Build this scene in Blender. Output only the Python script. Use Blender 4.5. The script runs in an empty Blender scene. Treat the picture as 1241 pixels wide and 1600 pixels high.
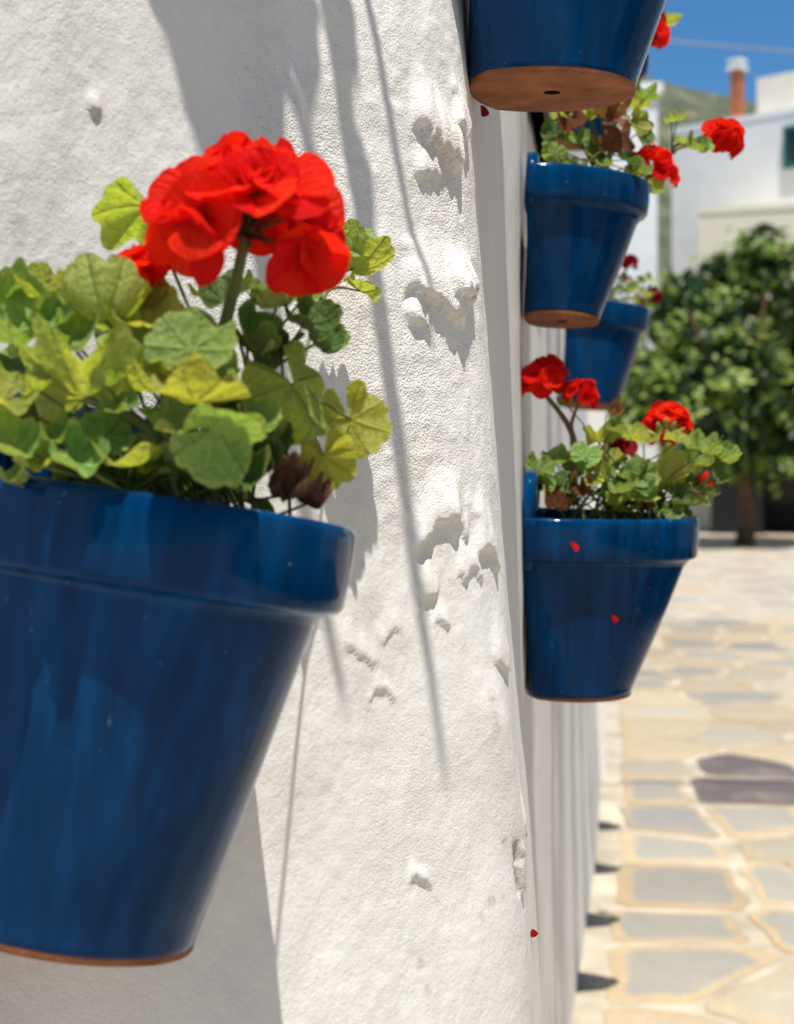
import bpy, bmesh, math, random
import numpy as np
from mathutils import Vector, Matrix

# ------------------------------------------------------------------ camera, world, sun, exposure
sc = bpy.context.scene
col = sc.collection
F = 2600.0                      # focal length in photograph pixels (photograph 1241 x 1600)
EYE = 1.5
cam_d = bpy.data.cameras.new('camera')
cam = bpy.data.objects.new('camera', cam_d)
col.objects.link(cam)
cam.location = (0, 0, EYE)
cam.rotation_euler = (math.radians(90), 0, 0)
cam_d.sensor_fit = 'VERTICAL'
cam_d.sensor_height = 36
cam_d.sensor_width = 36
cam_d.lens = F / 1600 * 36
cam_d.clip_start = 0.02
cam_d.clip_end = 3000
cam_d.dof.use_dof = True
cam_d.dof.focus_distance = 1.20
cam_d.dof.aperture_fstop = 9.2
sc.camera = cam

FAR = Vector((0.127, 0.992, 0)).normalized()        # direction of the far wall
FARN = Vector((0.992, -0.127, 0)).normalized()
SUN = (-0.29 * FAR + 0.100 * FARN + Vector((0, 0, 0.956))).normalized()   # towards the sun

w = bpy.data.worlds.new('World')
sc.world = w
w.use_nodes = True
nt = w.node_tree
bg = nt.nodes['Background']
sky = nt.nodes.new('ShaderNodeTexSky')
sky.sky_type = 'NISHITA'
sky.sun_disc = False
sky.sun_elevation = math.asin(SUN.z)
sky.sun_rotation = math.atan2(SUN.x, SUN.y)
sky.altitude = 0
sky.air_density = 0.7
sky.dust_density = 0.0
sky.ozone_density = 8.0
hs = nt.nodes.new('ShaderNodeHueSaturation')
hs.inputs['Hue'].default_value = 0.49
hs.inputs['Saturation'].default_value = 1.12
nt.links.new(sky.outputs[0], hs.inputs['Color'])
nt.links.new(hs.outputs[0], bg.inputs[0])
bg.inputs[1].default_value = 0.108

sd = bpy.data.lights.new('sun', 'SUN')
sd.energy = 5.0
sd.angle = math.radians(0.53)
sd.color = (1.0, 0.955, 0.88)
so = bpy.data.objects.new('sun', sd)
col.objects.link(so)
so.rotation_euler = SUN.to_track_quat('Z', 'Y').to_euler()
so.location = (0, 0, 20)

sc.view_settings.view_transform = 'Standard'
sc.view_settings.look = 'None'
sc.view_settings.gamma = 1
sc.view_settings.exposure = 0.33
sc.view_settings.use_curve_mapping = False
sc.cycles.max_bounces = 8
sc.cycles.diffuse_bounces = 4
sc.cycles.glossy_bounces = 3
sc.cycles.transparent_max_bounces = 6

R = random.Random(11)
SLOPE = 0.0438                  # the street climbs away from the camera


def P(px, py, Y):
    return Vector(((px - 620.5) / F * Y, Y, EYE - (py - 800) / F * Y))


# ------------------------------------------------------------------ helpers
class MB:
    def __init__(s):
        s.v = []; s.f = []; s.m = []

    def add(s, verts, faces, m=0):
        b = len(s.v)
        s.v += [tuple(x) for x in verts]
        s.f += [tuple(i + b for i in f) for f in faces]
        s.m += [m] * len(faces)

    def box(s, c, d, m=0, rz=0.0, taper=1.0):
        cx, cy, cz = c; dx, dy, dz = (d[0] / 2, d[1] / 2, d[2] / 2)
        vs = []
        for z in (-1, 1):
            k = taper if z > 0 else 1
            for x, y in ((-1, -1), (1, -1), (1, 1), (-1, 1)):
                X, Y = x * dx * k, y * dy * k
                vs.append((cx + X * math.cos(rz) - Y * math.sin(rz), cy + X * math.sin(rz) + Y * math.cos(rz), cz + z * dz))
        s.add(vs, [(3, 2, 1, 0), (4, 5, 6, 7), (0, 1, 5, 4), (1, 2, 6, 5), (2, 3, 7, 6), (3, 0, 4, 7)], m)

    def tube(s, pts, rad, n=6, m=0, cap=True):
        pts = [Vector(p) for p in pts]
        rings = []
        up = Vector((0.31, 0.17, 0.93))
        for i, p in enumerate(pts):
            t = (pts[min(i + 1, len(pts) - 1)] - pts[max(i - 1, 0)])
            if t.length < 1e-9: t = Vector((0, 0, 1))
            t.normalize()
            a = t.cross(up)
            if a.length < 1e-3: a = t.cross(Vector((1, 0, 0)))
            a.normalize(); b = t.cross(a)
            r = rad[i] if isinstance(rad, (list, tuple)) else rad
            rings.append([p + (a * math.cos(2 * math.pi * k / n) + b * math.sin(2 * math.pi * k / n)) * r for k in range(n)])
        vs = [q for rg in rings for q in rg]
        fs = []
        for i in range(len(pts) - 1):
            for k in range(n):
                fs.append((i * n + k, i * n + (k + 1) % n, (i + 1) * n + (k + 1) % n, (i + 1) * n + k))
        if cap:
            fs.append(tuple(range(n))[::-1]); fs.append(tuple((len(pts) - 1) * n + k for k in range(n)))
        s.add(vs, fs, m)

    def mesh(s, name, mats, smooth=True):
        me = bpy.data.meshes.new(name)
        me.from_pydata(s.v, [], s.f)
        for m in (mats if isinstance(mats, (list, tuple)) else [mats]): me.materials.append(m)
        if len(me.materials) > 1: me.polygons.foreach_set('material_index', s.m)
        me.polygons.foreach_set('use_smooth', [smooth] * len(me.polygons))
        me.update()
        return me

    def build(s, name, mats, parent=None, smooth=True):
        return link(name, s.mesh(name, mats, smooth), parent)


def link(name, me, parent=None, mat=None):
    o = bpy.data.objects.new(name, me)
    col.objects.link(o)
    if parent is not None: o.parent = parent
    if mat is not None: o.matrix_local = mat
    return o


def tag(o, label=None, cat=None, group=None, kind=None):
    if label: o['label'] = label
    if cat: o['category'] = cat
    if group: o['group'] = group
    if kind: o['kind'] = kind
    return o


def empty(name, loc, rot=None):
    o = bpy.data.objects.new(name, None)
    col.objects.link(o)
    o.empty_display_size = 0.05
    if rot is not None:
        o.matrix_world = Matrix.Translation(loc) @ rot
    else:
        o.location = loc
    return o


def sstep(a, b, x):
    t = np.clip((x - a) / (b - a), 0, 1)
    return t * t * (3 - 2 * t)


def vnoise(x, y, seed):
    rs = np.random.RandomState(seed)
    T = rs.rand(256, 256)
    xi = np.floor(x).astype(int); yi = np.floor(y).astype(int)
    fx = x - xi; fy = y - yi
    fx = fx * fx * fx * (fx * (fx * 6 - 15) + 10); fy = fy * fy * fy * (fy * (fy * 6 - 15) + 10)
    a = T[xi % 256, yi % 256]; b = T[(xi + 1) % 256, yi % 256]
    c = T[xi % 256, (yi + 1) % 256]; d = T[(xi + 1) % 256, (yi + 1) % 256]
    return (a * (1 - fx) + b * fx) * (1 - fy) + (c * (1 - fx) + d * fx) * fy - 0.5


# ------------------------------------------------------------------ materials
def newmat(name):
    m = bpy.data.materials.new(name)
    m.use_nodes = True
    t = m.node_tree
    return m, t, t.nodes['Principled BSDF']


def N(t, kind, **kw):
    n = t.nodes.new(kind)
    for k, v in kw.items():
        if k.startswith('i_'):
            key = k[2:]
            n.inputs[int(key) if key.isdigit() else key].default_value = v
        else:
            setattr(n, k, v)
    return n


def ramp(t, src, stops):
    r = t.nodes.new('ShaderNodeValToRGB')
    e = r.color_ramp.elements
    while len(e) < len(stops): e.new(0.5)
    for i, (p, c) in enumerate(stops):
        e[i].position = p
        e[i].color = (c[0], c[1], c[2], 1) if isinstance(c, (tuple, list)) else (c, c, c, 1)
    t.links.new(src, r.inputs[0])
    return r.outputs[0]


def mix(t, fac, a, b):
    n = t.nodes.new('ShaderNodeMix'); n.data_type = 'RGBA'
    for s, v in ((n.inputs[0], fac), (n.inputs[6], a), (n.inputs[7], b)):
        if isinstance(v, bpy.types.NodeSocket): t.links.new(v, s)
        elif isinstance(v, (int, float)): s.default_value = v
        else: s.default_value = (v[0], v[1], v[2], 1)
    return n.outputs[2]


def math_(t, op, a, b=None, c=None):
    n = t.nodes.new('ShaderNodeMath'); n.operation = op
    for i, v in enumerate((a, b, c)):
        if v is None: continue
        if isinstance(v, bpy.types.NodeSocket): t.links.new(v, n.inputs[i])
        else: n.inputs[i].default_value = v
    return n.outputs[0]


def noise(t, scale, detail=4, rough=0.55, coord='Object', mapping=None, dim=None):
    tc = t.nodes.new('ShaderNodeTexCoord')
    src = tc.outputs[coord]
    if mapping:
        mp = t.nodes.new('ShaderNodeMapping'); mp.inputs['Scale'].default_value = mapping
        t.links.new(src, mp.inputs[0]); src = mp.outputs[0]
    n = t.nodes.new('ShaderNodeTexNoise')
    n.inputs['Scale'].default_value = scale; n.inputs['Detail'].default_value = detail; n.inputs['Roughness'].default_value = rough
    t.links.new(src, n.inputs['Vector'])
    return n.outputs['Fac']


def bump(t, h, dist, strength=1.0, prev=None):
    b = t.nodes.new('ShaderNodeBump')
    b.inputs['Distance'].default_value = dist; b.inputs['Strength'].default_value = strength
    t.links.new(h, b.inputs['Height'])
    if prev is not None: t.links.new(prev, b.inputs['Normal'])
    return b.outputs[0]


def simple(name, c, rough=0.8, var=0.15, scale=8, spec=0.3, bumpd=0.0, bscale=60):
    m, t, b = newmat(name)
    f = noise(t, scale, 5)
    c1 = tuple(x * (1 - var) for x in c); c2 = tuple(min(1, x * (1 + var)) for x in c)
    t.links.new(ramp(t, f, [(0.3, c1), (0.7, c2)]), b.inputs['Base Color'])
    b.inputs['Roughness'].default_value = rough
    b.inputs['Specular IOR Level'].default_value = spec
    if bumpd: t.links.new(bump(t, noise(t, bscale, 5), bumpd), b.inputs['Normal'])
    return m


def mat_wall():
    m, t, b = newmat('whitewash')
    f = noise(t, 9, 6)
    base = ramp(t, f, [(0.3, (0.765, 0.738, 0.695)), (0.62, (0.81, 0.79, 0.75))])
    ws = noise(t, 22, 5, 0.6, mapping=(1, 1, .10))
    base = mix(t, ramp(t, ws, [(0.45, 0.0), (0.72, 0.30)]), base, (0.66, 0.625, 0.57))
    a = N(t, 'ShaderNodeAttribute', attribute_name='stain')
    g = noise(t, 260, 3)
    st = math_(t, 'MULTIPLY', a.outputs['Fac'], ramp(t, g, [(0.35, 0.25), (0.6, 1.0)]))
    c = mix(t, st, base, (0.36, 0.25, 0.155))
    # tiny dark pits and specks in the limewash
    ga = N(t, 'ShaderNodeAttribute', attribute_name='grain')
    sp = math_(t, 'MULTIPLY', ramp(t, noise(t, 420, 2, 0.5), [(0.60, 0.0), (0.70, 0.28)]), ga.outputs['Fac'])
    c = mix(t, sp, c, (0.42, 0.33, 0.25))
    t.links.new(c, b.inputs['Base Color'])
    b.inputs['Roughness'].default_value = 0.92
    b.inputs['Specular IOR Level'].default_value = 0.15
    gm = N(t, 'ShaderNodeAttribute', attribute_name='grain')
    gv = t.nodes.new('ShaderNodeTexVoronoi'); gv.inputs['Scale'].default_value = 620
    tcv = t.nodes.new('ShaderNodeTexCoord'); t.links.new(tcv.outputs['Object'], gv.inputs['Vector'])
    grains = math_(t, 'MULTIPLY', math_(t, 'SUBTRACT', 1.0, gv.outputs['Distance']), gm.outputs['Fac'])
    n1 = bump(t, grains, 0.0008)
    n1 = bump(t, noise(t, 300, 3, 0.55), 0.0005, 1.0, n1)
    n2 = bump(t, noise(t, 60, 3, 0.5, mapping=(1, 1, .25)), 0.0012, 0.6, n1)
    t.links.new(n2, b.inputs['Normal'])
    return m


def mat_glaze():
    m, t, b = newmat('cobalt_glaze')
    oi = N(t, 'ShaderNodeObjectInfo')
    f = noise(t, 20, 6, 0.6, mapping=(3.5, 3.5, 0.35))
    g = noise(t, 9, 4)
    c = ramp(t, f, [(0.28, (0.0003, 0.019, 0.062)), (0.5, (0.0004, 0.031, 0.102)), (0.75, (0.0007, 0.054, 0.172))])
    c = mix(t, ramp(t, g, [(0.45, 0.0), (0.75, 0.5)]), c, (0.001, 0.028, 0.085))
    # chalky runs and specks of limewash on the glaze
    dr = math_(t, 'MULTIPLY', ramp(t, noise(t, 30, 7, 0.7, mapping=(2.4, 2.4, 0.5)), [(0.66, 0.0), (0.74, 1.0)]),
               ramp(t, noise(t, 300, 3, 0.6), [(0.5, 0.0), (0.6, 1.0)]))
    c = mix(t, math_(t, 'MULTIPLY', dr, 0.6), c, (0.33, 0.34, 0.36))
    sp = ramp(t, noise(t, 230, 3, 0.55), [(0.735, 0.0), (0.76, 1.0)])
    c = mix(t, math_(t, 'MULTIPLY', sp, 0.55), c, (0.45, 0.42, 0.38))
    ch = ramp(t, noise(t, 55, 5, 0.6), [(0.735, 0.0), (0.75, 1.0)])
    c = mix(t, ch, c, (0.22, 0.085, 0.04))
    ge = N(t, 'ShaderNodeNewGeometry')
    ed = ramp(t, ge.outputs['Pointiness'], [(0.56, 0.0), (0.64, 1.0)])
    ed = math_(t, 'MULTIPLY', ed, ramp(t, noise(t, 70, 5, 0.7), [(0.5, 0.0), (0.62, 0.8)]))
    c = mix(t, ed, c, (0.20, 0.12, 0.09))
    t.links.new(c, b.inputs['Base Color'])
    r = ramp(t, noise(t, 45, 5, 0.65), [(0.3, 0.03), (0.7, 0.11)])
    r2 = mix(t, dr, r, (0.8, 0.8, 0.8))
    t.links.new(r2, b.inputs['Roughness'])
    b.inputs['Specular IOR Level'].default_value = 0.11
    n1 = bump(t, noise(t, 26, 3, mapping=(1, 1, 0.4)), 0.0012, 0.6)
    t.links.new(bump(t, noise(t, 300, 3), 0.00012, 0.6, n1), b.inputs['Normal'])
    return m


def mat_leaf(name, top, under, trans, edge=(0.42, 0.42, 0.14), tw=0.4, zone=0.25, edge_amt=0.6):
    m, t, b = newmat(name)
    uv = N(t, 'ShaderNodeUVMap')
    sx = N(t, 'ShaderNodeSeparateXYZ'); t.links.new(uv.outputs[0], sx.inputs[0])
    u, v = sx.outputs[0], sx.outputs[1]
    # palmate veins: u runs through the lobes, the vein lies in the middle of each lobe
    fr = math_(t, 'ABSOLUTE', math_(t, 'SUBTRACT', math_(t, 'FRACT', u), 0.5))
    wv = math_(t, 'MULTIPLY', fr, v)
    vein = ramp(t, wv, [(0.0, 1.0), (0.035, 0.7), (0.07, 0.0)])
    # side veins
    sv = math_(t, 'FRACT', math_(t, 'ADD', math_(t, 'MULTIPLY', v, 4.5), math_(t, 'MULTIPLY', fr, -3.2)))
    side = ramp(t, math_(t, 'ABSOLUTE', math_(t, 'SUBTRACT', sv, 0.5)), [(0.0, 0.22), (0.10, 0.0)])
    side = math_(t, 'MULTIPLY', side, ramp(t, v, [(0.25, 0.0), (0.5, 1.0)]))
    vv = math_(t, 'MAXIMUM', vein, side)
    oi = N(t, 'ShaderNodeObjectInfo')
    hv = N(t, 'ShaderNodeHueSaturation')
    hv.inputs['Hue'].default_value = 0.5
    t.links.new(math_(t, 'MULTIPLY_ADD', oi.outputs['Random'], 0.035, 0.470), hv.inputs['Hue'])
    t.links.new(math_(t, 'MULTIPLY_ADD', oi.outputs['Random'], 0.45, 0.80), hv.inputs['Value'])
    f = noise(t, 1.6, 5, 0.6)
    c1 = tuple(x * 0.92 for x in top); c2 = tuple(x * 1.08 for x in top)
    tc = ramp(t, f, [(0.3, c1), (0.7, c2)])
    zn = ramp(t, v, [(0.42, 0.0), (0.56, 1.0), (0.66, 1.0), (0.8, 0.0)])
    tc = mix(t, math_(t, 'MULTIPLY', zn, zone), tc, tuple(x * 0.45 for x in top))
    tc = mix(t, math_(t, 'MULTIPLY', vv, 0.4), tc, tuple(min(1, x * 1.9 + 0.02) for x in top))
    uc = mix(t, math_(t, 'MULTIPLY', vv, 0.55), under, tuple(min(1, x * 1.6 + 0.03) for x in under))
    ge = N(t, 'ShaderNodeNewGeometry')
    cc = mix(t, ge.outputs['Backfacing'], tc, uc)
    ev = math_(t, 'MULTIPLY', ramp(t, math_(t, 'ADD', v, math_(t, 'MULTIPLY', math_(t, 'SUBTRACT', noise(t, 3.5, 4), 0.5), 0.35)),
                                   [(0.86, 0.0), (1.0, 1.0)]), edge_amt)
    ev = math_(t, 'MULTIPLY', ev, ramp(t, oi.outputs['Random'], [(0.3, 0.25), (0.8, 1.0)]))
    cc = mix(t, ev, cc, edge)  # default pale edge colour imitates leaf margins catching the light
    t.links.new(cc, hv.inputs['Color'])
    t.links.new(hv.outputs[0], b.inputs['Base Color'])
    b.inputs['Roughness'].default_value = 0.58
    b.inputs['Specular IOR Level'].default_value = 0.22
    n1 = bump(t, vv, 0.05, 0.5)
    n1 = bump(t, noise(t, 4, 2), 0.02, 0.3, n1)
    t.links.new(n1, b.inputs['Normal'])
    tr = N(t, 'ShaderNodeBsdfTranslucent')
    hv2 = N(t, 'ShaderNodeHueSaturation')
    t.links.new(math_(t, 'MULTIPLY_ADD', oi.outputs['Random'], 0.04, 0.48), hv2.inputs['Hue'])
    t.links.new(mix(t, math_(t, 'MULTIPLY', vv, 0.35), trans, tuple(x * 0.5 for x in trans)), hv2.inputs['Color'])
    t.links.new(hv2.outputs[0], tr.inputs['Color'])
    t.links.new(n1, tr.inputs['Normal'])
    ms = N(t, 'ShaderNodeMixShader'); ms.inputs[0].default_value = tw
    t.links.new(b.outputs[0], ms.inputs[1]); t.links.new(tr.outputs[0], ms.inputs[2])
    t.links.new(ms.outputs[0], t.nodes['Material Output'].inputs[0])
    return m


def mat_petal(name, c, trans, tw=0.3):
    m, t, b = newmat(name)
    uv = N(t, 'ShaderNodeUVMap')
    sx = N(t, 'ShaderNodeSeparateXYZ'); t.links.new(uv.outputs[0], sx.inputs[0])
    oi = N(t, 'ShaderNodeObjectInfo')
    st = noise(t, 1, 3, coord='UV', mapping=(9, 1.2, 1))
    cc = ramp(t, st, [(0.3, tuple(x * 0.88 for x in c)), (0.65, c)])
    cc = mix(t, ramp(t, sx.outputs[1], [(0.0, 0.75), (0.3, 0.0)]), cc, (c[0] * 0.45, c[1] * 0.3, c[2] * 0.5))
    hv = N(t, 'ShaderNodeHueSaturation')
    t.links.new(math_(t, 'MULTIPLY_ADD', oi.outputs['Random'], 0.008, 0.496), hv.inputs['Hue'])
    t.links.new(math_(t, 'MULTIPLY_ADD', oi.outputs['Random'], 0.35, 0.75), hv.inputs['Value'])
    t.links.new(cc, hv.inputs['Color'])
    t.links.new(hv.outputs[0], b.inputs['Base Color'])
    b.inputs['Roughness'].default_value = 0.6
    b.inputs['Specular IOR Level'].default_value = 0.12
    t.links.new(bump(t, st, 0.03, 0.5), b.inputs['Normal'])
    tr = N(t, 'ShaderNodeBsdfTranslucent'); tr.inputs[0].default_value = (*trans, 1)
    ms = N(t, 'ShaderNodeMixShader'); ms.inputs[0].default_value = tw
    t.links.new(b.outputs[0], ms.inputs[1]); t.links.new(tr.outputs[0], ms.inputs[2])
    t.links.new(ms.outputs[0], t.nodes['Material Output'].inputs[0])
    return m


def mat_stone(name, centre, border, amt=1.0, var=0.2):
    m, t, b = newmat(name)
    a = N(t, 'ShaderNodeAttribute', attribute_name='edge')
    oi = N(t, 'ShaderNodeObjectInfo')
    f = noise(t, 7, 6)
    e = math_(t, 'ADD', a.outputs['Fac'], math_(t, 'MULTIPLY', math_(t, 'SUBTRACT', noise(t, 10, 5), 0.5), 0.5))
    e = ramp(t, e, [(0.40, 0.0), (0.62, amt)])
    c = mix(t, e, centre, border)
    c = mix(t, ramp(t, f, [(0.35, 0.0), (0.75, var * 2)]), c, tuple(x * 0.55 for x in centre))
    c = mix(t, ramp(t, noise(t, 46, 5, 0.7), [(0.50, 0.0), (0.66, 0.45)]), c, tuple(x * 0.6 for x in border))
    c = mix(t, ramp(t, noise(t, 3.3, 4, 0.6), [(0.52, 0.0), (0.7, 0.4)]), c, (0.42, 0.37, 0.29))
    hv = N(t, 'ShaderNodeHueSaturation')
    t.links.new(math_(t, 'MULTIPLY_ADD', oi.outputs['Random'], 0.4, 0.82), hv.inputs['Value'])
    t.links.new(c, hv.inputs['Color'])
    t.links.new(hv.outputs[0], b.inputs['Base Color'])
    b.inputs['Roughness'].default_value = 0.75
    t.links.new(bump(t, noise(t, 28, 6), 0.006), b.inputs['Normal'])
    return m


WALL = mat_wall()
GLAZE = mat_glaze()
TERRA = simple('terracotta', (0.235, 0.086, 0.04), 0.9, 0.45, 26, bumpd=0.0015, bscale=160)
SOIL = simple('potting_soil', (0.055, 0.035, 0.022), 0.95, 0.5, 60, bumpd=0.004, bscale=120)
HOLE = simple('hole_shade', (0.012, 0.009, 0.008), 0.95, 0.2)
IRON = simple('dark_iron', (0.03, 0.028, 0.028), 0.5, 0.3)
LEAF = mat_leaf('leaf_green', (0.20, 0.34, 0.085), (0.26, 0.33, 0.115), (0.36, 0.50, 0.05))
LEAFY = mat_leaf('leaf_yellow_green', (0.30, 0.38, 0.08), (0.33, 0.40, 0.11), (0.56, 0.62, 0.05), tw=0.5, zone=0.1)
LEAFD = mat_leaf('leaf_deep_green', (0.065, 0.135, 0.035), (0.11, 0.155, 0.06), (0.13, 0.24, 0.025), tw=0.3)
LEAFB = mat_leaf('leaf_dry', (0.24, 0.115, 0.045), (0.29, 0.15, 0.07), (0.35, 0.16, 0.05), edge=(0.12, 0.05, 0.02), tw=0.25, zone=0.0)
LEAFK = mat_leaf('leaf_dead', (0.17, 0.08, 0.038), (0.24, 0.13, 0.07), (0.12, 0.05, 0.02), edge=(0.40, 0.27, 0.15), tw=0.1, zone=0.0)
PETAL = mat_petal('petal_red', (0.95, 0.018, 0.008), (1.0, 0.028, 0.006), 0.48)
PETALD = mat_petal('petal_dark_red', (0.40, 0.006, 0.012), (0.35, 0.005, 0.008))
STALK = simple('stalk_green', (0.115, 0.145, 0.045), 0.55, 0.3, 30)
STALKB = simple('stalk_woody', (0.19, 0.125, 0.065), 0.7, 0.35, 40)
CALYX = simple('calyx_green', (0.15, 0.17, 0.05), 0.6, 0.3, 50)
PEDI = simple('pedicel_dark', (0.10, 0.055, 0.03), 0.6, 0.3, 50)
BUD = simple('bud_yellow_green', (0.30, 0.30, 0.08), 0.6, 0.3, 50)

# ------------------------------------------------------------------ the old whitewashed wall
A_NEAR, A_FAR = math.radians(45), math.atan2(FAR.x, FAR.y)
RF = 0.045
_s = np.linspace(-6.0, 8.0, 14001)
_k = sstep(-RF, RF, _s)
_th = A_NEAR + (A_FAR - A_NEAR) * _k
_ds = _s[1] - _s[0]
_x = np.cumsum(np.sin(_th)) * _ds; _y = np.cumsum(np.cos(_th)) * _ds
_i7 = int(np.argmin(abs(_s - 4.0)))
_i0 = int(np.argmin(abs(_s + 3.0)))
# the far run lies on X = -0.099 + 0.128 Y, the near run on X = Y - 1.145
A_ = np.array([[1, -0.128], [1, -1.0]])
B_ = np.array([-0.099 - _x[_i7] + 0.128 * _y[_i7], -1.145 - _x[_i0] + _y[_i0]])
_off = np.linalg.solve(A_, B_)
_x += _off[0]; _y += _off[1]


def wall_base(s, z):
    s = np.asarray(s, float); z = np.asarray(z, float)
    x = np.interp(s, _s, _x); y = np.interp(s, _s, _y); th = np.interp(s, _s, _th)
    win = sstep(-0.42, -0.04, s) * (1 - sstep(0.05, 0.75, s))
    b = np.clip(0.070 * (1.74 - z), -0.03, 0.11) * win
    foot = np.interp(y, [2.2, 4.33, 5.1, 5.8, 6.5, 7.6, 9.0], [0.0, 0.0, 0.030, 0.055, 0.068, 0.075, 0.075]) * np.clip(1 - z / 1.5, 0, 1.1)
    b = b + foot
    return x + np.cos(th) * b, y - np.sin(th) * b, th


def s_at_Y(Y):
    return float(np.interp(Y, _y, _s))


# plaster lips: photo position of the lip's lower end, half sizes in metres, height
def sz_from_px(px, py):
    r = (px - 620.5) / F
    best = int(np.argmin(abs(_x - r * _y) + (_y < 0.3) * 9 + (_y > 1.35) * 9))
    return _s[best], EYE - (py - 800) / F * _y[best], _y[best]


LIPS = [  # px, py of the centre of the lower lip, half width, height, depth, skew
    (690, 222, 0.0300, 0.0500, 0.0092, 0.3), (668, 268, 0.0140, 0.0300, 0.0044, -0.2), (728, 208, 0.0120, 0.0500, 0.0056, 0.0),
    (672, 462, 0.0340, 0.0550, 0.0090, 0.25), (712, 455, 0.0180, 0.0400, 0.0090, 0.0), (640, 505, 0.0120, 0.0300, 0.0050, 0.2),
    (655, 822, 0.0253, 0.0450, 0.0059, -0.5), (688, 838, 0.0115, 0.0300, 0.0028, 0.0), (725, 868, 0.0161, 0.0500, 0.0046, 0.4),
    (636, 935, 0.0103, 0.0300, 0.0031, -0.5), (700, 900, 0.0115, 0.0300, 0.0025, 0.0), (530, 1030, 0.0161, 0.0220, 0.0014, 0.3), (575, 995, 0.0138, 0.0200, 0.0012, 0.0),
    (605, 1378, 0.0138, 0.0140, 0.0019, 0.5), (735, 1040, 0.0138, 0.0500, 0.0031, 0.3), (148, 180, 0.0080, 0.0140, 0.0024, 0.0),
    (655, 975, 0.0092, 0.0200, 0.0019, 0.0), (560, 1085, 0.0115, 0.0160, 0.0015, 0.0), (745, 1290, 0.0115, 0.0600, 0.0025, 0.4)]


def wall_disp(s, z):
    far = sstep(-0.05, 0.12, s)
    near = 1 - far
    d = 0.0050 * vnoise(s * 7 + 3, z * 4.2, 1) + 0.0040 * vnoise(s * 16, z * 11 + 5, 2) * near
    d = d + near * (0.0011 * vnoise(s * 42, z * 26, 3) + 0.0005 * vnoise(s * 105, z * 85, 4) + 0.0004 * vnoise(s * 240, z * 210, 5))
    # rougher, pitted render towards the corner
    rough = near * sstep(-0.34, -0.10, s) * (0.4 + 0.9 * np.clip(vnoise(s * 9, z * 9, 6) + .5, 0, 1)) * sstep(1.36, 1.5, z)
    d = d + rough * (0.0022 * np.maximum(0, vnoise(s * 60, z * 44, 7)) + 0.0017 * np.maximum(0, vnoise(s * 150, z * 130, 8)))
    # far run: trowelled in long vertical strokes
    d = d + far * (0.0022 * vnoise(s * 6.5, z * 1.9 + 2, 9) + 0.0014 * vnoise(s * 17, z * 2.6, 10) + 0.0013 * vnoise(s * 12, z * 9, 14) + 0.0005 * vnoise(s * 45, z * 9.5, 11) + 0.0005 * vnoise(s * 120, z * 22, 12)
                   + 0.0007 * vnoise(s * 30, z * 25, 13))
    for (px, py, hw, hh, dep, sk) in LIPS:
        s0, z0, Y0 = sz_from_px(px, py)
        ds = s - s0; dz = z - z0
        msk = (abs(ds) < 0.12) & (dz > -0.06) & (dz < 0.16)
        if not msk.any(): continue
        a = ds[msk]; b = dz[msk]
        wob = 0.013 * vnoise(a * 75 + px, b * 12, 21) + 0.010 * vnoise(a * 190 + px, b * 35, 22)
        low = b + sk * a + wob + 0.35 * np.abs(a) * (np.abs(a) / hw)
        prof = sstep(-0.0014, 0.0022, low) * (1 - sstep(hh * 0.15, hh, low))
        side = 1 - sstep(hw * 0.55, hw * 1.1, np.abs(a) + 0.006 * vnoise(b * 120 + px, a * 5, 23))
        d[msk] = np.maximum(d[msk], 0) * 0.35 * prof * side + d[msk] * (1 - 0.35 * prof * side) + dep * prof * side
    # smeared hand-stroke by the corner and the crack that opens in it
    s0, z0, _ = sz_from_px(735, 1235)
    u = s - s0 + (z - z0) * 0.28
    d = d + 0.0055 * np.exp(-(u / 0.016) ** 2) * sstep(z0 - 0.09, z0 - 0.03, z) * (1 - sstep(z0 + 0.05, z0 + 0.10, z))
    s1, z1, _ = sz_from_px(735, 1345)
    u = s - s1 + (z - z1) * 0.12 + 0.002 * vnoise(z * 160, s * 3, 31)
    cz = sstep(z1 - .026, z1 - .018, z) * (1 - sstep(z1 + .010, z1 + .018, z))
    crack = np.exp(-(u / 0.0022) ** 2) * cz
    d = d - 0.006 * crack + 0.004 * np.exp(-((u - 0.0045) / 0.003) ** 2) * cz
    return d, crack


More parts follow.
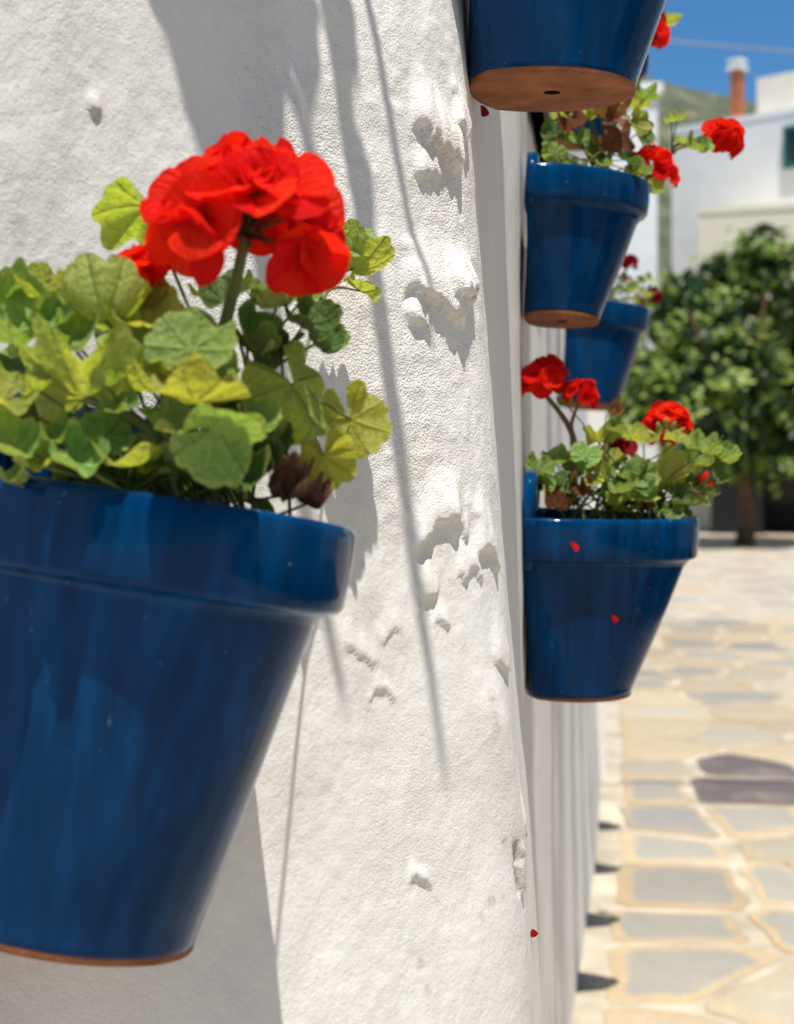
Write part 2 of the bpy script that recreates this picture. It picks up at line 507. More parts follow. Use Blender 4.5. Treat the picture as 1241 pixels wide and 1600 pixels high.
def build_wall():
    s_n = np.concatenate([np.linspace(-5.5, -0.62, 26)[:-1], np.arange(-0.62, 0.12, 0.0019), np.arange(0.12, 0.9, 0.006),
                          np.arange(0.9, 2.4, 0.013), np.arange(2.4, 6.2, 0.035)])
    z_n = np.concatenate([np.arange(-0.2, 0.98, 0.02), np.arange(0.98, 1.98, 0.0026), np.arange(1.98, 2.6, 0.012), np.linspace(2.6, 4.4, 24)])
    S, Z = np.meshgrid(s_n, z_n, indexing='ij')
    X, Yv, TH = wall_base(S, Z)
    D, CR = wall_disp(S, Z)
    X = X + np.cos(TH) * D; Yv = Yv - np.sin(TH) * D
    ns, nz = S.shape
    co = np.stack([X, Yv, Z], -1).reshape(-1, 3)
    i = np.arange(ns - 1)[:, None] * nz + np.arange(nz - 1)[None, :]
    i = i.ravel()
    q = np.stack([i, i + nz, i + nz + 1, i + 1], -1)
    # back and end of the wall give it its thickness
    e = len(co)
    ex = [(co[-1][0], co[-1][1], 0)]
    endx, endy = X[-1, 0], Yv[-1, 0]
    bx, by = -4.2, endy + 0.2
    st0x, st0y = X[0, 0], Yv[0, 0]
    zt = z_n[-1]
    extra = np.array([[endx, endy, -.2], [endx, endy, zt], [bx, by, -.2], [bx, by, zt], [st0x, st0y, -.2], [st0x, st0y, zt], [st0x - .3, st0y + .3, -.2], [st0x - .3, st0y + .3, zt]])
    co = np.vstack([co, extra])
    quads = [tuple(r) for r in q.tolist()] + [(e, e + 2, e + 3, e + 1), (e + 2, e + 6, e + 7, e + 3), (e + 6, e + 4, e + 5, e + 7)]
    top = [k * nz + nz - 1 for k in range(ns)]
    me = bpy.data.meshes.new('whitewashed_wall')
    me.vertices.add(len(co)); me.vertices.foreach_set('co', co.ravel())
    # facets through numpy for speed, plus a roof slab polygon
    nq = len(quads)
    loops = np.concatenate([np.array(quads, dtype=np.int32).ravel(), np.array(top + [e + 3, e + 7], dtype=np.int32)])
    starts = np.concatenate([np.arange(nq) * 4, [nq * 4]]).astype(np.int32)
    tot = np.concatenate([np.full(nq, 4), [len(top) + 2]]).astype(np.int32)
    me.loops.add(len(loops)); me.loops.foreach_set('vertex_index', loops)
    me.polygons.add(nq + 1); me.polygons.foreach_set('loop_start', starts); me.polygons.foreach_set('loop_total', tot)
    me.update(calc_edges=True); me.validate()
    me.polygons.foreach_set('use_smooth', np.ones(len(me.polygons), dtype=bool))
    # stains
    st = np.clip(CR * 1.2, 0, 1)
    for (px, py, rs, rz, a) in [(30, 355, .006, .006, .55), (150, 180, .006, .008, .5), (735, 1310, .006, .004, .9), (724, 1308, .003, .003, .8), (715, 1130, .003, .012, .35),
                                (714, 1085, .004, .005, .7), (545, 1050, .02, .010, .28), (590, 1000, .02, .008, .25), (690, 240, .02, .03, .28), (560, 960, .012, .006, .3),
                                (705, 1395, .004, .003, .6), (718, 1390, .003, .002, .6), (600, 1490, .003, .004, .7), (608, 1530, .003, .004, .6), (690, 1420, .002, .003, .5),
                                (640, 870, .014, .03, .12), (540, 1130, .012, .03, .14), (607, 1240, .012, .02, .15), (360, 1085, .01, .01, .2)]:
        s0, z0, _ = sz_from_px(px, py)
        q2 = ((S - s0) / rs) ** 2 + ((Z - z0) / rz) ** 2
        st = np.maximum(st, a * np.exp(-q2))
    at = me.attributes.new('stain', 'FLOAT', 'POINT')
    at.data.foreach_set('value', np.concatenate([st.ravel(), np.zeros(8)]).astype(np.float32))
    gr = np.clip(0.22 + 1.5 * (vnoise(S * 11 + 2, Z * 7, 61) + .12), 0.08, 1) * (0.30 + 0.70 * sstep(1.30, 1.46, Z)) * (1 - .7 * sstep(0.0, .2, S))
    at = me.attributes.new('grain', 'FLOAT', 'POINT')
    at.data.foreach_set('value', np.concatenate([gr.ravel(), np.zeros(8)]).astype(np.float32))
    me.materials.append(WALL)
    o = link('whitewashed_wall', me)
    tag(o, 'long old whitewashed plaster wall with flaking lumps, hung with blue pots', 'wall')
    return o


build_wall()

# ------------------------------------------------------------------ street
MORTAR = simple('mortar', (0.43, 0.375, 0.29), 0.9, 0.3, 5, bumpd=0.003, bscale=60)
m_, t_, b_ = newmat('far_paving')
vor = N(t_, 'ShaderNodeTexVoronoi'); vor.inputs['Scale'].default_value = 2.2
tc_ = N(t_, 'ShaderNodeTexCoord'); t_.links.new(tc_.outputs['Object'], vor.inputs['Vector'])
vcol = ramp(t_, math_(t_, 'FRACT', math_(t_, 'MULTIPLY', N(t_, 'ShaderNodeSeparateColor').outputs[0], 1.0)), [(0, (0.4, 0.4, 0.4)), (1, (0.5, 0.4, 0.3))])
sepc = N(t_, 'ShaderNodeSeparateColor'); t_.links.new(vor.outputs['Color'], sepc.inputs[0])
cst = ramp(t_, sepc.outputs[0], [(0.0, (0.30, 0.29, 0.25)), (0.35, (0.44, 0.34, 0.22)), (0.6, (0.43, 0.38, 0.30)), (0.85, (0.33, 0.32, 0.28)), (0.97, (0.30, 0.25, 0.22))])
vd = N(t_, 'ShaderNodeTexVoronoi', feature='DISTANCE_TO_EDGE'); vd.inputs['Scale'].default_value = 2.2
t_.links.new(tc_.outputs['Object'], vd.inputs['Vector'])
cm = mix(t_, ramp(t_, vd.outputs['Distance'], [(0.05, 1.0), (0.08, 0.0)]), cst, (0.47, 0.415, 0.33))
t_.links.new(cm, b_.inputs['Base Color']); b_.inputs['Roughness'].default_value = 0.85
FARPAVE = m_


def gz(y):
    return SLOPE * y


def sheet(name, x0, x1, y0, y1, nx, ny, dz, mat):
    mb = MB()
    vs = []; fs = []
    for j in range(ny + 1):
        for i in range(nx + 1):
            x = x0 + (x1 - x0) * i / nx; y = y0 + (y1 - y0) * j / ny
            vs.append((x, y, gz(y) + dz))
    for j in range(ny):
        for i in range(nx):
            a = j * (nx + 1) + i
            fs.append((a, a + 1, a + nx + 2, a + nx + 1))
    mb.add(vs, fs)
    return mb.build(name, mat)


g = sheet('ground', -400, 400, -400, 400, 4, 4, -0.012, FARPAVE)
tag(g, kind='structure')
pv = sheet('pavement', 0.0, 8.0, 2.2, 15.0, 8, 12, 0.0, MORTAR)
tag(pv, kind='structure')

ST = [mat_stone('stone_grey_ochre_edge', (0.285, 0.275, 0.24), (0.445, 0.335, 0.20)),
      mat_stone('stone_ochre', (0.42, 0.34, 0.235), (0.44, 0.33, 0.20)),
      mat_stone('stone_beige', (0.40, 0.35, 0.265), (0.43, 0.35, 0.235)),
      mat_stone('stone_blue_grey', (0.265, 0.265, 0.245), (0.42, 0.32, 0.19), 0.6),
      mat_stone('stone_purple', (0.12, 0.097, 0.092), (0.15, 0.12, 0.105), 0.5, 0.1)]


def clip(poly, px, py, nx, ny):
    out = []
    for i in range(len(poly)):
        a = poly[i]; b = poly[(i + 1) % len(poly)]
        da = (a[0] - px) * nx + (a[1] - py) * ny; db = (b[0] - px) * nx + (b[1] - py) * ny
        if da <= 0: out.append(a)
        if (da < 0 < db) or (db < 0 < da):
            k = da / (da - db); out.append((a[0] + (b[0] - a[0]) * k, a[1] + (b[1] - a[1]) * k))
    return out


def stones():
    rr = random.Random(5)
    seeds = []
    cx, cy = 0.42, 0.50
    for j in range(0, 27):
        y = 2.6 + j * cy
        for i in range(0, 15):
            x0 = -0.10 + 0.128 * y + 0.26
            x = x0 + i * cx + (j % 2) * 0.2 * (i > 0) + rr.uniform(-.17, .17) * (1 if i else .25)
            seeds.append((x + (rr.uniform(-.1, .1) if i else 0), y + rr.uniform(-.22, .22)))
    n = 0
    vis = []
    for k, (x, y) in enumerate(seeds):
        if y < 3.3 or y > 13.6: continue
        px = 620.5 + F * x / y
        if px < 820 or px > 1420: continue
        q = [(x - .6, y - .6), (x + .6, y - .6), (x + .6, y + .6), (x - .6, y + .6)]
        for (u, v) in seeds:
            if (u, v) == (x, y) or abs(u - x) > 1.3 or abs(v - y) > 1.3: continue
            q = clip(q, (x + u) / 2, (y + v) / 2, u - x, v - y)
        # keep clear of the wall foot
        q = clip(q, -0.10 + 0.128 * y + 0.05 + float(np.interp(y, [4.33, 5.1, 5.8, 6.5, 7.6], [0, .03, .055, .068, .075])), y, -0.992, 0.127)
        if len(q) < 3: continue
        vis.append((x, y, q))
    for (x, y, q) in vis:
        cxx = sum(p[0] for p in q) / len(q); cyy = sum(p[1] for p in q) / len(q)
        # round the corners and wobble the outline
        ring = []
        for i in range(len(q)):
            a = q[i]; b = q[(i + 1) % len(q)]
            L = math.hypot(b[0] - a[0], b[1] - a[1])
            if L < 0.05: continue
            for f in (0.09, 0.5, 0.91):
                ring.append((a[0] + (b[0] - a[0]) * f, a[1] + (b[1] - a[1]) * f))
        if len(ring) < 5: continue
        ins = []
        for (a, b) in ring:
            L = math.hypot(a - cxx, b - cyy)
            kk = max(0.2, 1 - (0.018 + rr.uniform(0, .030)) / max(L, .05))
            ins.append((cxx + (a - cxx) * kk, cyy + (b - cyy) * kk))
        h = rr.uniform(0.004, 0.010)
        sc_ = lambda k: [(cxx + (a - cxx) * k, cyy + (b - cyy) * k) for a, b in ins]
        mb = MB(); n_ = len(ins)
        dx, dy, dz = cxx, cyy, gz(cyy)
        vs = []
        Lm = sum(math.hypot(a - cxx, b - cyy) for a, b in ins) / n_
        for (k, zz) in ((1.0, -0.01), (1.0, h - .002), (1 - .006 / Lm, h), (max(.25, 1 - rr.uniform(.06, .13) / Lm), h + rr.uniform(-.001, .0015))):
            for (a, b) in sc_(k): vs.append((a - dx, b - dy, gz(b) - dz + zz))
        fs = []
        for r in range(3):
            for i in range(n_):
                fs.append((r * n_ + i, r * n_ + (i + 1) % n_, (r + 1) * n_ + (i + 1) % n_, (r + 1) * n_ + i))
        fs.append(tuple(3 * n_ + i for i in range(n_)))
        mb.add(vs, fs)
        kind = rr.choices([0, 1, 2, 3, 4], [40, 26, 20, 13, 0])[0]
        px = 620.5 + F * cxx / cyy; py = 686 + F * EYE / cyy
        if math.hypot(px - 1228, (py - 1240) * 1.2) < 72: kind = 4
        elif px < 1080 and py > 1290 and kind in (1, 2, 4): kind = 0
        me = mb.mesh('paving_stone', ST[kind], True)
        at = me.attributes.new('edge', 'FLOAT', 'POINT')
        at.data.foreach_set('value', [1.0] * (3 * n_) + [0.0] * n_)
        o = link('paving_stone', me, pv)
        o.location = (dx, dy, dz)


stones()

# ------------------------------------------------------------------ hill
def hill():
    xs = np.linspace(-140, 200, 90); ys = np.linspace(70, 330, 70)
    X, Y = np.meshgrid(xs, ys, indexing='ij')
    H = 41 - 0.44 * (X - 21.9)
    H = np.clip(H, 14, 62) + 5 * vnoise(X / 18, Y / 25, 41) + 1.6 * vnoise(X / 5, Y / 6, 42)
    Z = SLOPE * Y + (H - SLOPE * 150) * sstep(70, 150, Y) - 0.5
    co = np.stack([X, Y, Z], -1).reshape(-1, 3)
    n = len(ys); fs = []
    for i in range(len(xs) - 1):
        for j in range(n - 1):
            fs.append((i * n + j, (i + 1) * n + j, (i + 1) * n + j + 1, i * n + j + 1))
    mb = MB(); mb.add(co.tolist(), fs)
    m, t, b = newmat('scrub_hill')
    f = noise(t, 0.35, 7, 0.65)
    t.links.new(ramp(t, f, [(0.38, (0.045, 0.062, 0.028)), (0.52, (0.085, 0.095, 0.05)), (0.64, (0.20, 0.165, 0.11))]), b.inputs['Base Color'])
    b.inputs['Roughness'].default_value = 0.95
    o = mb.build('hill', m)
    tag(o, kind='structure')


hill()

# ------------------------------------------------------------------ far buildings
PLASTER = simple('far_white_plaster', (0.78, 0.775, 0.76), 0.9, 0.05, 1.2, bumpd=0.01, bscale=3)
CREAM = simple('cream_plaster', (0.78, 0.70, 0.53), 0.9, 0.06, 1.5)
PARAP = simple('pale_parapet_plaster', (0.76, 0.70, 0.58), 0.9, 0.06, 1.5)
BRICK = simple('chimney_red_render', (0.42, 0.135, 0.055), 0.85, 0.2, 4)
TEAL = simple('teal_paint', (0.016, 0.13, 0.115), 0.5, 0.12, 4)
GLASSD = simple('window_glass', (0.02, 0.025, 0.03), 0.08, 0.1, 2, spec=0.6)
DARKW = simple('shade_and_door_brown', (0.075, 0.06, 0.045), 0.9, 0.2, 2)
BLACKP = simple('porch_shade_black', (0.012, 0.012, 0.012), 0.7, 0.2, 2)
TILE = simple('roof_clay', (0.36, 0.16, 0.08), 0.85, 0.2, 3)

# far left white house
hl = empty('white_house', (2.6, 27.5, gz(26)))
tag(hl, 'plain white house front glimpsed just left of the hillside gap', 'house')
mb = MB(); mb.box((0, 0, 3.35), (2.94, 3, 7.1)); o = mb.build('wall', PLASTER, hl, False)
mb = MB(); mb.box((0, 0, 6.98), (3.08, 3.16, 0.16)); mb.build('coping', PLASTER, hl, False)
mb = MB(); mb.box((-.2, -1.52, 4.6), (0.7, 0.10, 1.0)); wn = mb.build('window', TEAL, hl, False)
mb = MB(); mb.box((-.2, -1.55, 4.6), (0.56, 0.07, 0.86)); mb.build('pane', GLASSD, wn, False)

# right house: its front runs from far left to near right
q0 = Vector((4.79, 29.0, 0)); qd = Vector((0.75, -0.66, 0)).normalized(); qn = Vector((-0.66, -0.75, 0)).normalized()
ang = math.atan2(qd.y, qd.x)
hr_rot = Matrix.Rotation(ang, 4, 'Z')        # local +x along the front, local +y away from the street (into the house)
hr = empty('white_house', Vector((q0.x, q0.y, gz(26))), hr_rot)
tag(hr, 'large white house with red chimney and teal window behind the round tree', 'house')
z0 = gz(26)
# local y into the house: qd rotated +90deg = (0.857,0.514)
mb = MB(); mb.box((6.0, 4.0, (8.08 - z0) / 2 - .3), (12.0, 8.0, 8.08 - z0 + .6)); mb.build('wall', PLASTER, hr, False)
mb = MB(); mb.box((6.0, 4.0, 8.08 - z0 + 0.05), (12.03, 8.03, 0.10)); mb.build('cornice', PLASTER, hr, False)
mb = MB(); mb.box((6.5, 4.0, 8.5 - z0), (10.3, 6.9, 0.86)); mb.build('parapet', PARAP, hr, False)
ch = MB(); ch.box((1.03, 0.45, 8.56 - z0), (0.18, 0.18, 1.10)); cho = ch.build('chimney', BRICK, hr, False)
cp = MB(); cp.box((1.03, 0.45, 9.13 - z0), (0.28, 0.28, 0.05)); cp.box((1.03, 0.45, 9.20 - z0), (0.21, 0.21, 0.10), taper=.8); cp.box((1.03, 0.45, 9.265 - z0), (0.26, 0.26, 0.035))
cp.build('chimney_cap', PLASTER, cho, False)
an = MB(); an.tube([(2.3, 1.0, 8.9 - z0), (2.3, 1.0, 9.75 - z0)], 0.012, 5)
an.tube([(2.05, 1.0, 9.65 - z0), (2.55, 1.0, 9.65 - z0)], 0.008, 5); an.tube([(2.12, 1.0, 9.5 - z0), (2.48, 1.0, 9.5 - z0)], 0.008, 5)
an.build('aerial', IRON, hr)
for lx in (2.58, 5.2):
    mb = MB()
    W_, H_ = 0.72, 0.62
    zc = 7.52 - z0
    mb.box((lx - W_ / 2, -0.03, zc), (.07, .12, H_ + .07)); mb.box((lx + W_ / 2, -0.03, zc), (.07, .12, H_ + .07))
    mb.box((lx, -0.032, zc + H_ / 2), (W_ - .07, .12, .07)); mb.box((lx, -0.032, zc - H_ / 2), (W_ - .07, .12, .07)); mb.box((lx, -0.028, zc), (.05, .09, H_ - .07))
    wn = mb.build('window', TEAL, hr, False)
    mb = MB(); mb.box((lx, 0.0, zc), (W_ - .08, .05, H_ - .08)); mb.build('pane', GLASSD, wn, False)

# cream porch building in front of it
qa = Vector((0.95, -0.312, 0)).normalized()
an0 = empty('cream_annex', Vector((4.77, 26.3, gz(25))), Matrix.Rotation(math.atan2(qa.y, qa.x), 4, 'Z'))
tag(an0, 'cream rendered annex with a dark open porch behind the round tree', 'building')
z1 = gz(25)
mb = MB(); mb.box((5.0, 1.5, (6.2 + 3.2) / 2 - z1), (10.0, 3.0, 6.2 - 3.2)); mb.build('wall', CREAM, an0, False)
mb = MB(); mb.box((5.0, 1.5, 6.25 - z1), (10.03, 3.03, 0.10)); mb.build('coping', CREAM, an0, False)
mb = MB(); mb.box((5.0, 1.8, 1.05), (9.9, 1.2, 2.18)); mb.build('porch_wall', DARKW, an0, False)  # dark brown puts the porch and tree shade into the wall's colour
mb = MB(); mb.box((5.0, 1.75, 0.16), (9.92, 1.2, .72)); mb.build('plinth', BLACKP, an0, False)  # invented plinth, coloured black for the deep shade low under the tree
for lx in (0.42, 3.2, 6.4, 9.4):
    mb = MB(); mb.box((lx, 0.85, 1.0), (0.20, 0.20, 2.1)); mb.box((lx, 0.85, 2.075), (0.30, 0.26, 0.05)); mb.box((lx, 0.85, -.14), (0.28, 0.28, 0.2))
    mb.build('post', TEAL, an0, False)
mb = MB(); mb.box((0.55, 0.75, 0.9), (0.8, 0.8, 2.3)); mb.build('door', BLACKP, an0, False)  # plain black box, carries the painted shade on at the left end

# the house across the street, outside the picture on the right; the glazed pots mirror it
ho = empty('row_house', Vector((3.6, -2.6, gz(-2.6))))
tag(ho, 'white village house across the street, facing the wall of blue pots', 'house')
mb = MB(); mb.box((2.5, 0, 3.1), (5, 12.4, 7.4)); mb.build('wall', PLASTER, ho, False)
mb = MB(); mb.box((2.45, 0, 6.9), (5.3, 12.6, .22)); mb.build('roof', TILE, ho, False)
mb = MB(); mb.box((-.02, 0, .3), (.06, 12.38, 1.3)); mb.build('plinth', simple('grey_plinth', (.22, .21, .20), .9, .15, 2), ho, False)
for yy in (-4.2, -1.2, 1.8, 4.6):
    mb = MB(); mb.box((-.03, yy, 4.6), (.12, 1.2, 1.6)); fr_ = mb.build('window', TEAL, ho, False)
    mb = MB(); mb.box((-.06, yy, 4.6), (.10, 1.0, 1.4)); mb.build('pane', GLASSD, fr_, False)
for yy in (-2.7, 3.2):
    mb = MB(); mb.box((-.04, yy, 1.35), (.16, 1.25, 2.5)); mb.build('door', DARKW, ho, False)

# ------------------------------------------------------------------ tree
def leaf_quad(mb, p, n, t, L, Wd, m=0):
    n = n.normalized(); t = (t - n * t.dot(n)).normalized(); b = n.cross(t)
    mb.add([p - t * L * .5, p + b * Wd * .5 - n * .1 * Wd, p + t * L * .5 - n * .15 * L, p - b * Wd * .5 - n * .1 * Wd], [(0, 1, 2), (0, 2, 3)], m)


def rv(r):
    while True:
        v = Vector((r.uniform(-1, 1), r.uniform(-1, 1), r.uniform(-1, 1)))
        if 0.05 < v.length < 1: return v


CROWN = []
for nm, c, tr in (('crown_leaf_mid', (0.21, 0.305, 0.05), (0.34, 0.49, 0.045)), ('crown_leaf_light', (0.29, 0.37, 0.075), (0.40, 0.52, 0.05)), ('crown_leaf_shade', (0.025, 0.055, 0.016), (0.04, 0.085, 0.012))):
    m, t, b = newmat(nm)
    f = noise(t, 1.7, 4)
    t.links.new(ramp(t, f, [(0.3, tuple(x * .7 for x in c)), (0.7, tuple(x * 1.3 for x in c))]), b.inputs['Base Color'])
    b.inputs['Roughness'].default_value = 0.45
    tb = N(t, 'ShaderNodeBsdfTranslucent'); tb.inputs[0].default_value = (*tr, 1)
    ms = N(t, 'ShaderNodeMixShader'); ms.inputs[0].default_value = 0.38
    t.links.new(b.outputs[0], ms.inputs[1]); t.links.new(tb.outputs[0], ms.inputs[2]); t.links.new(ms.outputs[0], t.nodes['Material Output'].inputs[0])
    CROWN.append(m)
BARK = simple('bark', (0.12, 0.065, 0.032), 0.9, 0.35, 6, bumpd=0.01, bscale=20)


def tree():
    base = Vector((4.93, 23.6, gz(23.6) - .02))
    r = random.Random(3)
    root = empty('round_tree', base)
    tag(root, 'bushy dark green street tree with a short brown trunk before the cream annex', 'tree')
    mb = MB()
    mb.tube([(0, 0, 0), (.03, 0, .4), (-.01, 0, .9), (.05, .02, 1.35), (.1, .05, 2.2)], [.15, .115, .105, .11, .06], 10)
    for k in range(7):
        a = k * .9 + .3; L = r.uniform(.9, 1.5)
        mb.tube([(.04, .01, 1.1 + k * .1), (.04 + math.cos(a) * L * .5, math.sin(a) * L * .5, 1.7 + k * .12), (math.cos(a) * L, math.sin(a) * L, 2.2 + k * .25)], [.06, .04, .015], 6)
    mb.build('trunk', BARK, root)
    # crown: clumps in an uneven volume given by lobes (photo: peak at right, shoulder at left)
    lobes = []
    for (px, py, rad, Yo) in [(1075, 470, .55, 0), (1130, 440, .5, .3), (1195, 400, .55, .1), (1215, 440, .7, -.3), (1110, 540, .85, -.3), (1030, 560, .7, .1), (1000, 640, .6, -.1),
                              (1060, 640, .85, -.5), (1150, 600, .95, -.6), (1230, 560, .9, .2), (1290, 500, .9, 0), (1320, 610, .95, -.3), (1210, 680, .75, -.5), (1120, 690, .65, -.6),
                              (1290, 690, .6, -.2), (1040, 500, .45, .2), (1160, 500, .7, -.2), (1200, 620, 1.0, .6), (1100, 620, 1.0, .6), (1010, 595, .5, -.3)]:
        lobes.append((P(px, py, 23.6 + Yo) - base, rad))
    mb = MB()
    for (c, rad) in lobes:
        nc = int(46 * rad * rad) + 8
        for k in range(nc):
            d = rv(r).normalized()
            cc = c + Vector((d.x, d.y, d.z * .9)) * rad * r.uniform(.72, 1.05)
            cr = r.uniform(.10, .24)
            mm = r.choices([0, 1, 2], [5, 6, 1.5])[0]
            for q in range(r.randint(9, 17)):
                p = cc + rv(r) * cr
                nn = (d * .5 + Vector((0, -.3, 1.0)) + rv(r) * .65)
                leaf_quad(mb, p, nn, rv(r) + Vector((0, 0, -.4)), r.uniform(.10, .17), r.uniform(.06, .10), mm if r.random() < .8 else r.randint(0, 2))
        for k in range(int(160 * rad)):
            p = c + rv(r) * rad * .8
            leaf_quad(mb, p, rv(r), rv(r), .26, .2, 2)  # inner leaves coloured dark to deepen the shade inside the crown
    mb.build('crown', CROWN, root, False)


tree()

# ------------------------------------------------------------------ cables
CABM = simple('grey_cable_sheath', (0.30, 0.30, 0.31), 0.6, 0.1, 4)


def cable(name, a, b, sag, rad, label):
    mb = MB(); pts = []
    for i in range(25):
        f = i / 24; p = a.lerp(b, f); p.z -= sag * 4 * f * (1 - f); pts.append(p - a)
    mb.tube(pts, rad, 6)
    o = mb.build(name, CABM); o.location = a
    tag(o, label, 'cable')


cable('overhead_cable', P(900, 48, 22), P(1400, 88, 24), .05, .014, 'pale overhead cable crossing the blue sky above the chimney')
cable('overhead_cable', Vector((0.66, 6.0, 4.15)), Vector((9, 6.3, 4.6)), .12, .012, 'thin cable slung from the wall top across the street')


# ------------------------------------------------------------------ pots
def outline(x0, Pp, Wd, n=44, e=2.05, rnd=0.0):
    pts = []
    for i in range(n + 1):
        ph = math.pi * i / n
        s_, c_ = max(math.sin(ph), 0), math.cos(ph)
        pts.append((x0 + (Pp - x0) * s_ ** (2 / e), -Wd / 2 * math.copysign(abs(c_) ** (2 / e), c_)))
    # the flat back
    nb = 8
    for i in range(1, nb):
        pts.append((x0, Wd / 2 - Wd * i / nb))
    if rnd:
        tot = n + 1
        for i in range(len(pts)):
            if i <= n: a = math.radians(-128 + 256 * i / n)
            else: a = math.radians(128 + 104 * (i - n) / nb)
            ex = x0 + (Pp - x0) * (.5 + .5 * math.cos(a)); ey = Wd / 2 * math.sin(a)
            pts[i] = (pts[i][0] * (1 - rnd) + ex * rnd, pts[i][1] * (1 - rnd) + ey * rnd)
    return pts


def loft(mb, rings, m=0, cap0=False, cap1=False):
    n = len(rings[0]); vs = [p for r in rings for p in r]; fs = []
    for i in range(len(rings) - 1):
        for k in range(n):
            fs.append((i * n + k, i * n + (k + 1) % n, (i + 1) * n + (k + 1) % n, (i + 1) * n + k))
    if cap0: fs.append(tuple(range(n))[::-1])
    if cap1: fs.append(tuple((len(rings) - 1) * n + k for k in range(n)))
    mb.add(vs, fs, m)


GROUP = 'blue glazed pots hung along the wall'


def pot(s, z_rim, h, Pr, Wr, Pb, Wb, label, fwd=0.0, side=0.0, plate=0.22, lift=0.002, plate_low=0.72, plate_taper=0.0, yaw=0.0, rim_h=0.225, over=0.024):
    """s: place along the wall of the pot's middle; fwd: degrees the mouth tips away from the wall; side: degrees the mouth tips along the wall"""
    x, y, th = wall_base(s, z_rim - h * .6)
    th = float(th) + math.radians(yaw)
    n = Vector((math.cos(th), -math.sin(th), 0)); d = Vector((math.sin(th), math.cos(th), 0))
    M3 = Matrix((n, d, Vector((0, 0, 1)))).transposed().to_4x4()
    tilt = Matrix.Rotation(math.radians(fwd), 4, 'Y') @ Matrix.Rotation(math.radians(-side), 4, 'X')
    loc = Vector((float(x), float(y), z_rim - h)) + n * lift
    # tilt about the top of the pot's back
    mid = Vector((0, 0, h * .5))
    Mt = Matrix.Translation(loc) @ M3 @ Matrix.Rotation(math.radians(fwd), 4, 'Y') @ Matrix.Translation(mid) @ Matrix.Rotation(math.radians(-side), 4, 'X') @ Matrix.Translation(-mid)
    root = bpy.data.objects.new('flower_pot', None); col.objects.link(root); root.empty_display_size = .05
    root.matrix_world = Mt
    tag(root, label, 'flower pot', GROUP)
    zb = (1 - rim_h) * h; RB = .72
    Pt, Wt = Pr - over * h * 2.2, Wr - over * h * 4
    def at(f): return Pb + (Pt - Pb) * f, Wb + (Wt - Wb) * f
    def ring(z, x0, p, w_): return [(a, b, z) for a, b in outline(x0, p, w_, rnd=RB * max(0, 1 - z / zb) ** 1.6)]
    # terracotta foot with drain hole
    mb = MB()
    cxm = Pb * .5
    hole = []
    o0 = outline(0.001, Pb - .0012, Wb - .0024, rnd=RB)
    hr_ = .0065
    rings = []
    rings.append([(a, b, .0045) for a, b in o0]); rings.append([(a, b, .0012) for a, b in o0])
    for k in (.985, .8, .5, .2):
        rg = []
        for a, b in o0:
            v = Vector((a - cxm, b)); L = max(v.length, 1e-6); tgt = v / L * hr_
            q = tgt.lerp(v, k)
            rg.append((cxm + q.x, q.y, -.0002 if k > .9 else .0006 * math.sin(a * 300 + b * 190)))
        rings.append(rg)
    rh = []
    for a, b in o0:
        v = Vector((a - cxm, b)); v = v / max(v.length, 1e-6) * hr_
        rh.append((cxm + v.x, v.y, 0.0)); hole.append((cxm + v.x * .9, v.y * .9, .02))
    rings.append(rh)
    loft(mb, rings, 0)
    loft(mb, [rh, hole], 1, cap1=True)  # near-black lining puts the shade inside the drain hole into its colour
    mb.build('foot', [TERRA, HOLE], root)
    # body
    mb = MB(); rs = []
    rs.append(ring(.0030, .0005, Pb - .002, Wb - .004)); rs.append(ring(.0045, 0, Pb - .0004, Wb - .0008))
    for k in range(0, 15):
        f = k / 12; p_, w_ = at(f)
        bow = 1 + .010 * math.sin(math.pi * f)
        rs.append(ring(.008 + (zb - .008) * f, 0, p_ * bow, w_ * bow))
    p_, w_ = at(1)
    rs.append(ring(zb + .004, 0, p_ - .001, w_ - .002))
    loft(mb, rs); mb.build('body', GLAZE, root)
    # rim band
    mb = MB(); rs = []
    t_ = .065 * h
    for (z, dp) in ((zb - .008, -(Pr - p_) - .0015), (zb - .0045, -(Pr - p_) * .94), (zb - .002, -(Pr - p_) * .62), (zb - .0006, -(Pr - p_) * .22), (zb + .0012, -(Pr - p_) * .05), (zb + .003, 0.0),
                    (zb + (h - zb) * .4, .0012), (zb + (h - zb) * .75, .0012), (h - .004, .0008), (h - .0015, -.0002), (h - .0003, -.0022), (h, -.0045)):
        rs.append(ring(z, 0, Pr + dp, Wr + 2 * dp))
    for (z, f) in ((h - .0006, .75), (h - .004, 1.0), (zb + .012, 1.05)):
        rs.append(ring(z, t_ * .7 * f, Pr - t_ * f, Wr - 2 * t_ * f))
    loft(mb, rs); mb.build('rim', GLAZE, root)
    # plate against the wall that carries the hanging hole
    mb = MB(); pw = Wr * .94
    prof = []
    zl, zh = plate_low * h, h * (1 + plate)
    for i in range(25):
        f = i / 24; yy = -pw / 2 + pw * f
        e = min(f, 1 - f) * pw
        rad = .030
        zz = zh - (rad - math.sqrt(max(0, rad * rad - max(0, rad - e) ** 2))) - .0
        prof.append((yy, zz))
    th_ = .042 * h + .003
    wl = 1 - plate_taper
    front = [(th_, yy, zz) for yy, zz in prof] + [(th_, pw / 2 * wl, zl), (th_, -pw / 2 * wl, zl)]
    cy_ = 0; cz_ = (zl + zh) / 2
    def shr(k, xx): return [(xx, cy_ + (b - cy_) * k, cz_ + (c - cz_) * k) for _, b, c in front]
    loft(mb, [shr(.995, -.002), shr(1, .002), shr(1.0, th_ - .004), shr(.985, th_ - .001), shr(.95, th_)], cap0=True, cap1=True)
    mb.build('back_plate', GLAZE, root)
